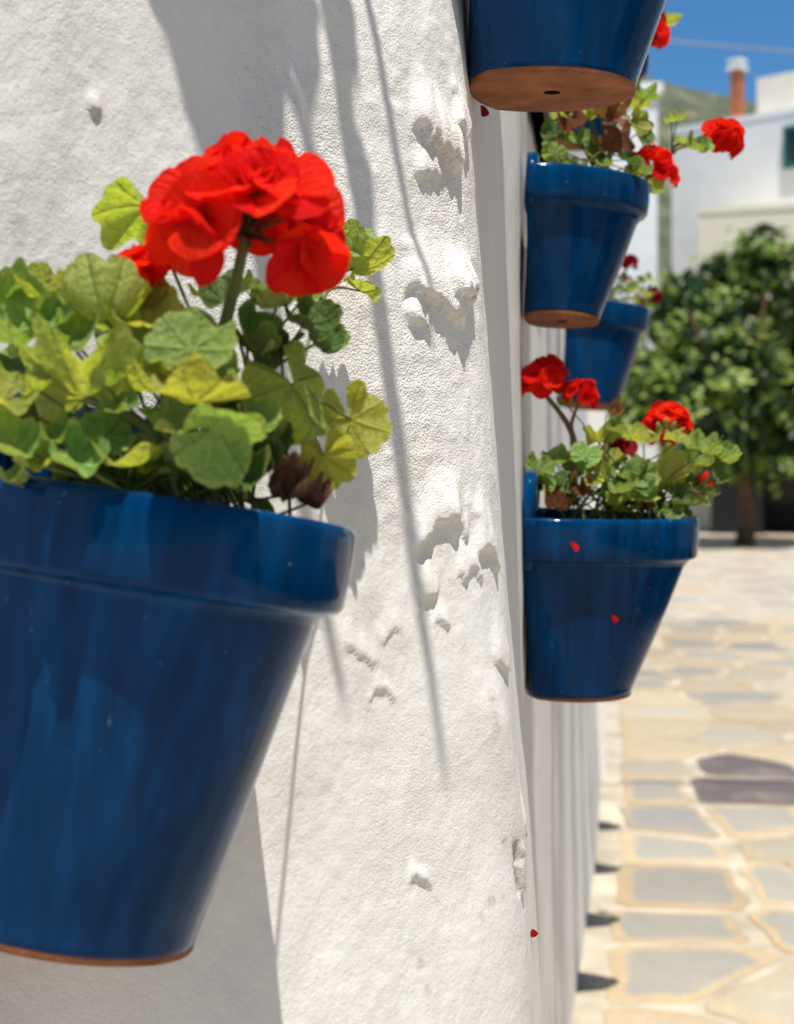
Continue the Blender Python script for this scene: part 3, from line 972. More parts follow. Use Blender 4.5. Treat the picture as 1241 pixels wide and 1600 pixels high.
    # nail through the plate
    mb = MB(); mb.tube([(th_ - .004, 0, h * (1 + plate * .62)), (th_ + .010, 0, h * (1 + plate * .62))], .0032, 8); mb.tube([(th_ + .010, 0, h * (1 + plate * .62)), (th_ + .013, 0, h * (1 + plate * .62))], .0065, 8)
    mb.build('nail', IRON, root)
    # soil
    mb = MB(); rr = random.Random(int(s * 1000) + int(z_rim * 100))
    zs = h * .90; rs = []
    for k in (1.0, .75, .5, .25, .02):
        rg = []
        for a, b in outline(t_ * .72, Pr - t_ * 1.02, Wr - 2.04 * t_):
            rg.append((Pr / 2 + (a - Pr / 2) * k, b * k, zs + (rr.uniform(-.004, .006) if k < .9 else 0) + .006 * (1 - k)))
        rs.append(rg)
    loft(mb, rs, cap1=True); mb.build('soil', SOIL, root)
    return root, Mt


# name: s (from Y on the far run), rim height ...
POTS = {}
sP1 = s_at_Y(0.939)
POTS['p1'] = pot(sP1, 1.514, .234, .196, .216, .126, .140, 'big blue pot in the left foreground under the large red flower head', fwd=4.5, side=8, plate=.2, rim_h=.188)
POTS['p3'] = pot(s_at_Y(1.865), 1.500, .200, .187, .200, .120, .145, 'blue pot with three red flower heads, lowest on the right part of wall', fwd=1.5, side=-3.5, plate=.24)
POTS['p2'] = pot(s_at_Y(1.870), 1.873, .158, .132, .165, .086, .095, 'blue pot with dry brown leaves, directly above the lowest right pot', fwd=3.0, side=4.0, plate=.12)
POTS['p4'] = pot(s_at_Y(3.20), 1.902, .196, .155, .180, .112, .140, 'small distant blue pot, half hidden behind the pot with brown leaves', fwd=5.0, side=2, plate=.1)
POTS['p5'] = pot(s_at_Y(1.27), 2.025, .205, .185, .200, .128, .130, 'blue pot cut by the top edge, showing its whole terracotta underside', fwd=1.5, side=0, plate=.2)
POTS['p6'] = pot(s_at_Y(2.55), 2.20, .135, .150, .160, .098, .11, 'dark blue pot peeping out behind the pot at the top edge', fwd=2, side=0, plate=.15)
# higher on the wall, above the picture: their shadows fall down the wall in long stripes
POTS['u1'] = pot(s_at_Y(0.968), 2.40, .20, .185, .155, .12, .115, 'blue pot hung high on the wall above the large foreground geranium', fwd=2, plate=.2)
ORD = ['first', 'second', 'third', 'fourth', 'fifth', 'sixth']
for k, Yp in enumerate((1.33, 2.45, 3.85, 4.6, 5.3)):
    pot(s_at_Y(Yp), 1.5 + .312 * Yp + .34 + .05 * (k % 2) + .2 * (k == 0), .2, .17, .19, .115, .14, 'blue pot hung straight above the pot that is cut by the top edge' if k == 0 else ORD[k - 1] + ' blue pot from the near end of the high row on the far wall', fwd=2, plate=.2)
LOWS = []
for k, Yp in enumerate((2.78, 3.12, 4.27, 4.87, 5.5, 6.15)):
    LOWP = pot(s_at_Y(Yp), 1.44 - .11 * (k > 1), .2, .225 if k > 1 else .185, .19, .115, .14, ORD[k] + ' blue pot from the near end of the low row, behind the lowest right pot', fwd=2, plate=.1)
    LOWS.append(LOWP)

# small dark wedge of unclear nature, built as a framed board
pa = empty('dark_wall_board', Vector((float(wall_base(s_at_Y(2.15), 2.0)[0]), 2.15, 1.985)), Matrix.Rotation(-A_FAR, 4, 'Z'))
tag(pa, 'unclear dark navy shape flat on the wall behind the top pot', 'plaque')
mb = MB(); mb.box((.010, 0, .10), (.016, .34, .20)); mb.build('panel', GLAZE, pa, False)
mb = MB(); mb.box((.012, 0, .008), (.024, .36, .016)); mb.box((.012, 0, .192), (.024, .36, .016)); mb.box((.012, -.172, .10), (.024, .016, .168)); mb.box((.012, .172, .10), (.024, .016, .168))
mb.build('frame', IRON, pa, False)

# ------------------------------------------------------------------ geranium parts
def leaf_mesh(seed, cup, pleat, ruffle, fold=0.0, curl=0.0, lobes=7, droop=0.0):
    """round scalloped leaf, radius 1, stalk joint at the origin, tip along +Y, upper side +Z"""
    r = random.Random(seed)
    na, nr = 57, 6
    amp = [r.uniform(.95, 1.04) for _ in range(lobes + 1)]
    ph1, ph2 = r.uniform(0, 6), r.uniform(0, 6)
    gap = r.uniform(.12, .4)
    vs = [(0, 0, 0)]; uv = [(0.5, 0.0)]
    for j in range(1, nr + 1):
        t = j / nr
        for i in range(na):
            f = i / (na - 1)
            th = -math.pi / 2 + gap + (2 * math.pi - 2 * gap) * f
            lf = f * lobes
            a0 = amp[int(lf) % (lobes + 1)]; a1 = amp[(int(lf) + 1) % (lobes + 1)]
            fr = lf - int(lf)
            rad = (.945 + .06 * math.sin(math.pi * (fr if i < na - 1 else 0)) ** .8) * (a0 * (1 - fr) + a1 * fr) * (0.86 + .14 * math.sin(math.pi * f))
            rad *= 1 + .022 * math.cos(2 * math.pi * (fr * 2 - .5))
            rr = rad * t
            x, y = math.cos(th) * rr, math.sin(th) * rr
            z = cup * t * t + pleat * t * math.cos(2 * math.pi * fr) * -.5 + ruffle * t ** 3 * (math.sin(th * 3 + ph1) + .7 * math.sin(th * 5 + ph2))
            z += fold * abs(x) - droop * t * t * max(0, y)
            if curl:
                k = max(0, t - .55) / .45
                z += curl * k * k; x *= 1 - .28 * k * k * abs(curl); y *= 1 - .28 * k * k * abs(curl)
            vs.append((x, y, z)); uv.append((lf, t))
    fs = []
    for i in range(na - 1): fs.append((0, 1 + i, 2 + i))
    for j in range(1, nr):
        b0 = 1 + (j - 1) * na; b1 = 1 + j * na
        for i in range(na - 1): fs.append((b0 + i, b1 + i, b1 + i + 1, b0 + i + 1))
    me = bpy.data.meshes.new('leaf'); me.from_pydata(vs, [], fs)
    ul = me.uv_layers.new(name='UVMap')
    for p in me.polygons:
        for li in p.loop_indices:
            ul.data[li].uv = uv[me.loops[li].vertex_index]
    me.polygons.foreach_set('use_smooth', [True] * len(me.polygons))
    return me


LV = {}
for kind, args in {'flat': (.18, .12, .13), 'cup': (.46, .13, .20), 'fan': (.32, .20, .24, .22), 'fold': (.12, .14, .16, .42), 'ruffle': (.32, .16, .24, .1, .25), 'curl': (.55, .16, .18, .0, .35), 'droop': (-.28, .12, .20, -.12),
                   'cone': (.75, .12, .14), 'crumple': (.5, .5, .5, .5, .4)}.items():
    LV[kind] = [leaf_mesh(100 + 7 * q + len(kind), *args) for q in range(3)]
LEAFM = {}


def leaf_of(kind, q, mat):
    k = (kind, q, mat.name)
    if k not in LEAFM:
        me = LV[kind][q].copy(); me.materials.append(mat); LEAFM[k] = me
    return LEAFM[k]


def frame(pos, nrm, tip, s):
    z = Vector(nrm).normalized(); y = Vector(tip); y = y - z * y.dot(z)
    if y.length < 1e-4: y = z.orthogonal()
    y.normalize(); x = y.cross(z)
    m = Matrix((x, y, z)).transposed().to_4x4()
    return Matrix.Translation(pos) @ m @ Matrix.Scale(s, 4)


def petal_mesh(seed):
    r = random.Random(seed)
    vs = []; uv = []; nu, nv = 7, 6
    b1, b2, b3 = r.uniform(-.12, .05), r.uniform(.12, .35), r.uniform(0, 6)
    for j in range(nv + 1):
        v = j / nv
        wd = .10 + .50 * math.sin(math.pi * min(1, (v ** .85) * .66)) * (1 if v < .95 else .93)
        for i in range(nu + 1):
            u = i / nu * 2 - 1
            x = u * wd * (1 - .10 * (v > .9))
            y = v * 1.0 - .10 * u * u * v ** 2 * 1.6
            z = b2 * v * (1 - .75 * v) * 1.2 + .16 * u * u * v * (.5 + b1 * 3) + .035 * math.sin(u * 4 + b3) * v * v + .02 * math.sin(v * 5 + b3)
            vs.append((x, y, z)); uv.append((i / nu, v))
    fs = []
    for j in range(nv):
        for i in range(nu):
            a = j * (nu + 1) + i; fs.append((a, a + 1, a + nu + 2, a + nu + 1))
    return vs, fs, uv


PET = {}


def petal_of(q, mat):
    k = (q, mat.name)
    if k not in PET:
        vs, fs, uv = petal_mesh(500 + q)
        me = bpy.data.meshes.new('petal'); me.from_pydata(vs, [], fs)
        ul = me.uv_layers.new(name='UVMap')
        for p in me.polygons:
            for li in p.loop_indices: ul.data[li].uv = uv[me.loops[li].vertex_index]
        me.polygons.foreach_set('use_smooth', [True] * len(me.polygons)); me.materials.append(mat); PET[k] = me
    return PET[k]


BLO = {}


def blossom_of(q, mat):
    """five petals round a small dark throat"""
    k = (q, mat.name)
    if k not in BLO:
        r = random.Random(900 + q)
        V = []; Fc = []; U = []
        for p in range(5):
            vs, fs, uv = petal_mesh(600 + q * 5 + p)
            a = p * 2 * math.pi / 5 + r.uniform(-.15, .15)
            M = Matrix.Rotation(a, 4, 'Z') @ Matrix.Rotation(r.uniform(.05, .65), 4, 'X') @ Matrix.Scale(r.uniform(.88, 1.1), 4)
            b = len(V)
            V += [tuple(M @ Vector(x)) for x in vs]; Fc += [tuple(i + b for i in f) for f in fs]; U += uv
        me = bpy.data.meshes.new('blossom'); me.from_pydata(V, [], Fc)
        ul = me.uv_layers.new(name='UVMap')
        for p in me.polygons:
            for li in p.loop_indices: ul.data[li].uv = U[me.loops[li].vertex_index]
        me.polygons.foreach_set('use_smooth', [True] * len(me.polygons)); me.materials.append(mat); BLO[k] = me
    return BLO[k]


def bezier(a, c1, c2, b, n=9):
    out = []
    for i in range(n + 1):
        t = i / n
        out.append(a * (1 - t) ** 3 + c1 * 3 * t * (1 - t) ** 2 + c2 * 3 * t * t * (1 - t) + b * t ** 3)
    return out


class Plant:
    def __init__(s, name, label, base, seed):
        s.base = Vector(base); s.r = random.Random(seed)
        s.root = empty(name, s.base)
        tag(s.root, label, 'plant', 'red geraniums growing in the blue pots')
        s.inv = Matrix.Translation(-s.base)

    def stalk(s, a, b, rad, mat=None, lift=.5, side=None, name='leaf_stalk'):
        a = Vector(a); b = Vector(b); L = (b - a).length
        c1 = a + Vector((0, 0, L * lift)) + (side or Vector()) * L
        c2 = b.lerp(a, .35) + Vector((0, 0, L * .08))
        pts = bezier(a, c1, c2, b, 8)
        mb = MB(); mb.tube([p - s.base for p in pts], [rad * (1.25 - .45 * i / 8) for i in range(9)], 6)
        return mb.build(name, mat or STALK, s.root)

    def leaf(s, pos, size, nrm, tip=None, kind='flat', mat=None, origin=None, stalk=True, name='leaf', q=None, rad=None):
        pos = Vector(pos)
        q = s.r.randrange(3) if q is None else q
        tip = Vector(tip) if tip is not None else (pos - s.base) * Vector((1, 1, .2))
        M = frame(pos, nrm, tip, size)
        o = link(name, leaf_of(kind, q, mat or LEAF), s.root, s.inv @ M)
        if stalk:
            og = Vector(origin) if origin is not None else s.base + Vector((s.r.uniform(-.03, .03), s.r.uniform(-.03, .03), 0))
            s.stalk(og, pos, rad or max(.0009, size * .04), lift=s.r.uniform(.2, .5))
        return o

    def head(s, centre, radius, axis, n, origin, dome=1.15, mat=None, psize=None, petals=False, stalk_rad=.0022, cone=1.9, smat=None, lift=.5, squash=1.0, calyx=None, extra=()):
        """umbel: blossoms spread over a dome round the axis; pedicels run to the middle"""
        mat = mat or PETAL
        c = Vector(centre); ax = Vector(axis).normalized(); r = s.r
        ub = c - ax * radius * .35
        mb = MB(); items = []
        ga = math.pi * (3 - math.sqrt(5))
        x = ax.orthogonal().normalized(); y = ax.cross(x)
        for k in range(n):
            z = 1 - (1 - math.cos(cone)) * (k + .5) / n
            rr = math.sqrt(max(0, 1 - z * z)); a = k * ga + r.uniform(-.2, .2)
            d = (x * math.cos(a) * rr + y * math.sin(a) * rr + ax * z).normalized()
            p = c + (d * radius * r.uniform(.80, 1.0)) - ax * ax.dot(d) * radius * (1 - squash)
            items.append((p, d))
            mid = ub.lerp(p, .55) + d * radius * .05
            mb.tube([q - s.base for q in (ub, mid, p - d * radius * .06)], [radius * .030, radius * .024, radius * .04], 5)
        for (ep, ed) in extra:
            ep = Vector(ep); items.append((ep, Vector(ed).normalized()))
            mb.tube([q - s.base for q in (ub, ub.lerp(ep, .5), ep)], [radius * .03, radius * .024, radius * .04], 5)
        for k in range(9):
            d = (rv(r) + ax * .3).normalized()
            mb.tube([ub - s.base, ub + d * radius * .22 - s.base, ub + d * radius * .33 - s.base], [radius * .03, radius * .045, radius * .01], 5)
        hd = mb.build('flower_head', calyx or PEDI, s.root)
        ps = psize or radius * .62
        for (p, d) in items:
            nn = (d + rv(r) * .28).normalized()
            if petals:
                x2 = nn.orthogonal().normalized(); y2 = nn.cross(x2); a0 = r.uniform(0, 6)
                for q in range(5):
                    a = a0 + q * 2 * math.pi / 5 + r.uniform(-.2, .2)
                    t = (x2 * math.cos(a) + y2 * math.sin(a))
                    tl = r.uniform(.0, .55)
                    tipd = (t * math.cos(tl) + nn * math.sin(tl))
                    up = (nn * math.cos(tl) - t * math.sin(tl))
                    link('petal', petal_of(r.randrange(5), mat), hd, s.inv @ frame(p - nn * ps * .15, up, tipd, ps * r.uniform(.85, 1.12)))
            else:
                link('blossom', blossom_of(r.randrange(4), mat), hd, s.inv @ frame(p - nn * ps * .2, nn, rv(r), ps * r.uniform(.85, 1.12)))
        s.stalk(origin, ub, stalk_rad, smat, lift, name='flower_stalk')
        return hd

    def bud(s, pos, d, L, mat_tip=None, origin=None):
        pos = Vector(pos); d = Vector(d).normalized()
        mb = MB()
        mb.tube([pos - s.base + d * L * f for f in (0, .15, .4, .7, .9, 1.0)], [L * .10, L * .20, L * .25, L * .20, L * .10, L * .02], 7)
        o = mb.build('bud', mat_tip or BUD, s.root)
        if origin is not None: s.stalk(origin, pos, L * .05, lift=.1)
        return o

    def fill(s, n, centre, ext, size, mats, kinds, down=0.0, px=None):
        r = s.r
        for k in range(n):
            v = rv(r)
            p = Vector(centre) + Vector((v.x * ext[0], v.y * ext[1], v.z * ext[2]))
            nn = Vector((v.x * .7, v.y * .7, .8)) + rv(r) * .7
            s.leaf(p, r.uniform(*size), nn, Vector((v.x, v.y, -.2)) + rv(r) * .3, r.choice(kinds), r.choice(mats))


# --- the large foreground geranium
M1 = POTS['p1'][1]
b1 = M1 @ Vector((.105, .0, .202))
pl = Plant('geranium', 'large foreground geranium with one big red flower head and scalloped leaves', b1, 21)
def O1(): return M1 @ Vector((.105 + pl.r.uniform(-.04, .05), pl.r.uniform(-.05, .05), .2))
def L1(px, py, Y, rpx, n, tip, kind, mat, stalk=True, org=None, q=None, rad=None, name='leaf'):
    pl.leaf(P(px, py, Y), rpx / F * Y, n, tip, kind, mat, org if org is not None else O1(), stalk, name, q, rad)


hub = P(390, 640, .83)
pl.head(P(385, 335, .815), .030, (0.0, .22, 1), 18, O1() + Vector((.01, 0, 0)), petals=True, psize=.0228, stalk_rad=.0034, cone=1.35, squash=.92, lift=.6,
        extra=[(P(318, 340, .785), (-.25, -1, .25)), (P(288, 305, .80), (-.8, -.6, .3)), (P(298, 378, .795), (-.3, -.8, -.3)), (P(475, 330, .80), (.6, -.7, .4)), (P(490, 385, .805), (.7, -.5, -.2)),
               (P(476, 400, .80), (.2, -.6, -.7)), (P(400, 300, .785), (.05, -.8, .6)), (P(448, 285, .79), (.3, -.7, .6)), (P(350, 285, .79), (-.2, -.7, .7))])
# leaves read off the photograph: (px, py, depth, radius px, normal, tip, shape, colour)
L1(232, 325, .87, 80, (-.15, -.55, -.75), (-.75, .1, .35), 'fan', LEAFY, q=1)
L1(165, 500, 0.800, 80, (-.1, .62, .75), (-.25, .1, 1), 'cone', LEAFY, q=1)
L1(60, 468, 0.840, 55, (.1, -.3, .95), (-1, 0, .2), 'ruffle', LEAFY)
L1(115, 455, 0.860, 50, (.2, -.5, .8), (-1, .2, .5), 'fan', LEAFY)
L1(25, 530, 0.822, 80, (.15, -.55, .85), (-.6, -.3, .6), 'curl', LEAF, q=0)
L1(95, 540, 0.800, 62, (.3, -.6, .8), (-.3, .2, .9), 'curl', LEAF, q=2)
L1(130, 622, 0.792, 110, (-.08, .52, .85), (.12, .25, 1), 'fan', LEAFY, org=P(255, 712, .81), q=2, rad=.0028)
L1(300, 545, 0.775, 77, (-.05, -.72, .62), (.12, .2, 1), 'flat', LEAF, q=0)
L1(225, 505, 0.810, 68, (.1, -.45, .8), (.3, .3, .5), 'cup', LEAFY)
L1(205, 545, 0.840, 55, (-.2, -.6, .7), (.2, .3, .6), 'fold', LEAF)
L1(305, 630, 0.762, 86, (-.02, -.15, -1), (.75, -.1, .25), 'droop', LEAFY, q=1, org=P(350, 720, .83))
L1(335, 672, 0.762, 80, (.15, -.62, -.62), (.9, -.05, -.30), 'fold', LEAF, q=0, org=P(300, 640, .80))
L1(285, 668, 0.775, 46, (-.2, -.55, .75), (-.5, -.2, -.3), 'ruffle', LEAF)
L1(395, 655, 0.80, 40, (.4, -.5, .6), (.7, -.1, -.3), 'ruffle', LEAF)
L1(345, 715, 0.79, 40, (.1, -.5, .8), (.4, -.3, -.2), 'ruffle', LEAFY)
L1(250, 612, 0.802, 60, (-.1, -.2, 1), (-.9, -.2, .2), 'ruffle', LEAFY)
L1(458, 600, 0.840, 92, (.55, -.75, .25), (.35, .1, -1), 'droop', LEAFY, q=2, org=P(395, 700, .85))
L1(548, 655, 0.875, 66, (.45, -.8, .2), (.35, .1, -1), 'flat', LEAFY, q=0, org=P(470, 640, .85))
L1(505, 712, 0.850, 55, (.3, -.8, -.2), (.2, .1, -1), 'fold', LEAFY, q=1, org=P(455, 620, .84))
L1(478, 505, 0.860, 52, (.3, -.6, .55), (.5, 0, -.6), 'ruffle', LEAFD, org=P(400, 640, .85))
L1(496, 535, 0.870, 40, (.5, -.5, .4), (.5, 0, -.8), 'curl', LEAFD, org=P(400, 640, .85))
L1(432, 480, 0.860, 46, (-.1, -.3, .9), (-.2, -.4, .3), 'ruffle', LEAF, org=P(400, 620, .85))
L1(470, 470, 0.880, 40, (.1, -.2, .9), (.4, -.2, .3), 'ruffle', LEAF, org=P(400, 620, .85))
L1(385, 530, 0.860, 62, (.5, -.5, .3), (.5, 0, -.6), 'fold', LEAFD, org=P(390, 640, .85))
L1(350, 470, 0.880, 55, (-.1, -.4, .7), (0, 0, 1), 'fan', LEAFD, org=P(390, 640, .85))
L1(552, 420, 1.045, 58, (.2, .45, .8), (.6, 0, .8), 'cone', LEAFY, org=P(500, 480, .99), q=0)
L1(535, 375, 1.045, 50, (.6, -.3, .6), (.4, 0, .7), 'fold', LEAF, org=P(500, 480, .99))
L1(562, 455, 1.045, 34, (.5, -.2, .8), (.8, 0, -.6), 'fold', LEAFY, org=P(505, 478, .99))
pl.stalk(P(470, 620, .92), P(505, 478, .99), .0011, lift=.3)
pl.stalk(P(330, 700, .85), P(475, 520, .86), .0017, lift=.2)
L1(5, 625, 0.782, 60, (.3, -.5, .8), (-.5, -.5, -.2), 'cup', LEAFY)
L1(20, 700, 0.782, 55, (.2, -.6, .75), (-.4, -.5, .3), 'ruffle', LEAF)
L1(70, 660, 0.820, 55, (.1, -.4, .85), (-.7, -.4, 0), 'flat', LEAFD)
L1(120, 722, 0.782, 52, (.2, -.65, .75), (.6, -.4, -.2), 'ruffle', LEAF, q=0)
L1(60, 725, 0.792, 42, (0, -.6, .8), (-.6, -.4, 0), 'ruffle', LEAFY)
L1(205, 728, 0.792, 62, (-.1, -.15, 1), (.5, -.7, 0), 'cup', LEAFY, q=1)
L1(232, 712, 0.807, 40, (.2, -.7, .5), (.2, -.3, -.8), 'fan', LEAFY)
L1(165, 680, 0.800, 48, (.3, -.7, .6), (.5, 0, .6), 'flat', LEAF)
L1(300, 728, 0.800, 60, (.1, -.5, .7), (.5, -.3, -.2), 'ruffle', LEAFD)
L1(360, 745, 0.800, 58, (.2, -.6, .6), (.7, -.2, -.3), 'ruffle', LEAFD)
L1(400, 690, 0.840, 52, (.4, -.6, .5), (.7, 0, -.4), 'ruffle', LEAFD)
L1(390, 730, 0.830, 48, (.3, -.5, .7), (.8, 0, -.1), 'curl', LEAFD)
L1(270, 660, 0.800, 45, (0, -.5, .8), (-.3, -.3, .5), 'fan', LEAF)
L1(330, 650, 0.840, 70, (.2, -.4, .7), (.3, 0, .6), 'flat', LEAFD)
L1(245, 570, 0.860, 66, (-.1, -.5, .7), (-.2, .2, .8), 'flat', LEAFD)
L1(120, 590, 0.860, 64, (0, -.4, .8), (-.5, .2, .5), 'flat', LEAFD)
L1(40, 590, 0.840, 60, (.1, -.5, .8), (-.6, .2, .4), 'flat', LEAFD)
L1(440, 775, 0.835, 40, (.2, -.6, .6), (.6, -.1, -.2), 'crumple', LEAFK, q=0, name='dead_leaf')
L1(478, 788, 0.845, 32, (.4, -.3, .8), (.8, 0, -.2), 'crumple', LEAFK, q=1, name='dead_leaf')
L1(240, 440, 0.850, 26, (0, -.6, .6), (.2, 0, .9), 'crumple', LEAFB, q=2, name='dead_leaf')
pl.fill(14, P(190, 590, .87), (.075, .04, .045), (.012, .018), [LEAF, LEAFD, LEAFY, LEAF], ['ruffle', 'cup', 'fan', 'curl'])
pl.fill(14, M1 @ Vector((.10, -.02, .235)), (.07, .07, .03), (.014, .022), [LEAFD, LEAFD, LEAF], ['flat', 'cup', 'ruffle', 'fold'])
for (px, py, Y, rp, kd, mt) in [(85, 505, .80, 40, 'ruffle', LEAF), (160, 600, .79, 34, 'curl', LEAF), (250, 480, .83, 40, 'ruffle', LEAF), (265, 585, .79, 32, 'ruffle', LEAFY), (190, 640, .79, 34, 'cup', LEAF),
                               (350, 590, .80, 34, 'ruffle', LEAF), (60, 610, .79, 38, 'ruffle', LEAFY), (15, 460, .84, 44, 'ruffle', LEAF), (180, 440, .85, 40, 'cup', LEAFY), (410, 545, .85, 36, 'ruffle', LEAF),
                               (25, 755, .795, 30, 'ruffle', LEAF), (90, 690, .79, 36, 'ruffle', LEAF), (255, 735, .80, 28, 'ruffle', LEAF), (310, 600, .79, 26, 'curl', LEAFY), (440, 555, .86, 30, 'ruffle', LEAFD)]:
    L1(px, py, Y, rp, (pl.r.uniform(-.4, .4), pl.r.uniform(-.8, -.2), .75), (pl.r.uniform(-.7, .7), -.1, .4), kd, mt)
# a spent cluster behind the leaves
pl.head(P(222, 440, .83), .010, (-.3, -.5, .7), 6, P(330, 600, .86), petals=True, psize=.0145, stalk_rad=.0016, cone=1.3)

# --- geranium in the lowest right pot
M3_ = POTS['p3'][1]
b3 = M3_ @ Vector((.09, .0, .182))
pl = Plant('geranium', 'geranium with three red flower heads and tight buds in the lowest right pot', b3, 33)
def O3(): return M3_ @ Vector((.09 + pl.r.uniform(-.05, .06), pl.r.uniform(-.05, .05), .182))
def L3(px, py, Y, rpx, n, tip, kind='flat', mat=LEAF, q=None):
    pl.leaf(P(px, py, Y), rpx / F * Y, n, tip, kind, mat, O3(), q=q)


pl.head(P(847, 600, 1.86), .024, (-.1, -.2, 1), 15, P(898, 700, 1.86), psize=.0165, cone=1.8, smat=STALKB, stalk_rad=.003, lift=.35)
pl.head(P(908, 618, 1.85), .0165, (.15, -.2, 1), 11, P(893, 668, 1.86), psize=.0125, cone=1.8, smat=STALKB, stalk_rad=.0018, lift=.3)
pl.head(P(1043, 667, 1.91), .024, (.05, .55, .75), 13, P(1030, 760, 1.88), psize=.0165, cone=1.5, stalk_rad=.002, calyx=BUD)
pl.head(P(970, 702, 1.95), .012, (0, -.3, .8), 7, P(975, 760, 1.9), psize=.013, mat=PETALD)
pl.stalk(P(900, 790, 1.86), P(893, 668, 1.86), .0032, STALKB, .2, name='stem')
pl.stalk(P(945, 790, 1.87), P(948, 660, 1.87), .0028, STALKB, .2, name='stem')
for (px, py, rr_, n, tip, kind, mat) in [
    (842, 735, 26, (.2, -.7, .6), (-.2, 0, 1), 'fan', LEAF), (868, 722, 26, (0, -.5, .8), (.3, 0, .8), 'cup', LEAF), (855, 752, 24, (-.3, -.7, .5), (-.5, 0, -.6), 'flat', LEAF),
    (882, 755, 22, (.3, -.7, .5), (.5, 0, .5), 'flat', LEAFD), (905, 738, 32, (0, -.5, .8), (.2, 0, .9), 'ruffle', LEAF), (915, 712, 26, (.1, -.7, .6), (0, 0, 1), 'flat', LEAF),
    (885, 775, 26, (.1, -.7, -.2), (-.3, 0, -.6), 'droop', LEAFY), (935, 690, 30, (.2, .4, .8), (.3, 0, 1), 'fan', LEAFY), (955, 672, 20, (.3, -.3, .8), (.8, 0, .4), 'ruffle', LEAF),
    (950, 730, 34, (-.2, -.6, .7), (.2, 0, 1), 'fold', LEAFY), (965, 765, 36, (.1, -.8, .45), (.2, 0, -1), 'fold', LEAF), (940, 750, 26, (-.4, -.5, .6), (-.6, 0, .5), 'fan', LEAFY),
    (1005, 690, 30, (0, -.4, .8), (-.1, 0, 1), 'cup', LEAFY), (985, 682, 24, (-.2, -.3, .8), (-.5, 0, .7), 'fan', LEAFY), (1030, 760, 56, (-.05, .62, .70), (.02, .3, 1), 'fan', LEAFY),
    (1065, 735, 32, (.3, -.5, .8), (.7, 0, .4), 'ruffle', LEAF), (1080, 700, 28, (.2, -.3, .9), (.5, 0, .7), 'ruffle', LEAF), (1060, 690, 24, (0, -.3, .9), (0, 0, 1), 'fan', LEAFY),
    (1100, 705, 28, (.3, -.4, .8), (.8, 0, .3), 'ruffle', LEAF), (1124, 715, 26, (.5, -.5, .6), (.8, 0, -.3), 'curl', LEAF), (1115, 735, 24, (.5, -.6, .2), (.4, 0, -.9), 'fan', LEAFD),
    (1095, 725, 22, (.1, -.5, .8), (.5, 0, .2), 'ruffle', LEAF), (1042, 790, 24, (-.1, -.8, .4), (-.2, 0, -.8), 'cup', LEAFD), (1058, 775, 22, (.3, -.8, .4), (.6, 0, .4), 'cup', LEAFD),
    (1050, 798, 20, (.1, -.8, .3), (.2, 0, -1), 'cup', LEAF), (1010, 770, 22, (-.2, -.6, .6), (-.3, 0, -.3), 'ruffle', LEAF), (1000, 735, 26, (0, -.7, .5), (-.2, 0, .8), 'flat', LEAFD),
    (1075, 770, 22, (.2, -.5, .3), (.4, 0, -.6), 'crumple', LEAFB), (905, 762, 22, (0, -.8, .3), (.1, 0, -.8), 'crumple', LEAFB), (870, 792, 22, (0, -.4, .8), (-.8, 0, .1), 'crumple', LEAFB),
    (1000, 795, 18, (.2, -.6, .6), (.4, 0, -.2), 'crumple', LEAFB), (955, 648, 16, (.3, -.5, .6), (.7, 0, -.3), 'crumple', LEAFB), (885, 632, 15, (-.2, -.5, .8), (-.3, 0, .5), 'ruffle', LEAF)]:
    L3(px, py, 1.86 + pl.r.uniform(-.06, .03), rr_, n, tip, kind, mat)
pl.fill(30, M3_ @ Vector((.115, .005, .225)), (.095, .075, .028), (.012, .022), [LEAFD, LEAF, LEAFY, LEAFD], ['flat', 'cup', 'ruffle', 'fold'])
jn = P(1085, 765, 1.84)
pl.stalk(P(1040, 790, 1.86), jn, .0014, lift=.1)
for (px, py, d, L, mm) in [(1098, 760, (.25, 0, 1), .018, PETAL), (1102, 768, (.6, 0, .7), .013, PETAL), (1097, 772, (.9, 0, .2), .012, PETAL), (1090, 772, (.5, -.3, -.4), .012, BUD), (1083, 770, (.1, -.4, -.5), .011, BUD), (1094, 778, (.7, -.3, -.5), .012, BUD), (1080, 762, (-.2, -.5, .4), .01, BUD)]:
    pl.bud(P(px, py, 1.83), d, L, mm, jn)
for (px, py, d, L) in [(1030, 668, (-.2, -.5, .7), .013), (1040, 662, (0, -.6, .7), .014), (1050, 666, (.2, -.5, .6), .013), (1058, 672, (.5, -.4, .4), .012), (1024, 676, (-.5, -.4, .3), .012), (1042, 674, (0, -.8, .1), .012)]:
    pl.bud(P(px, py + 6, 1.88), d, L, BUD)

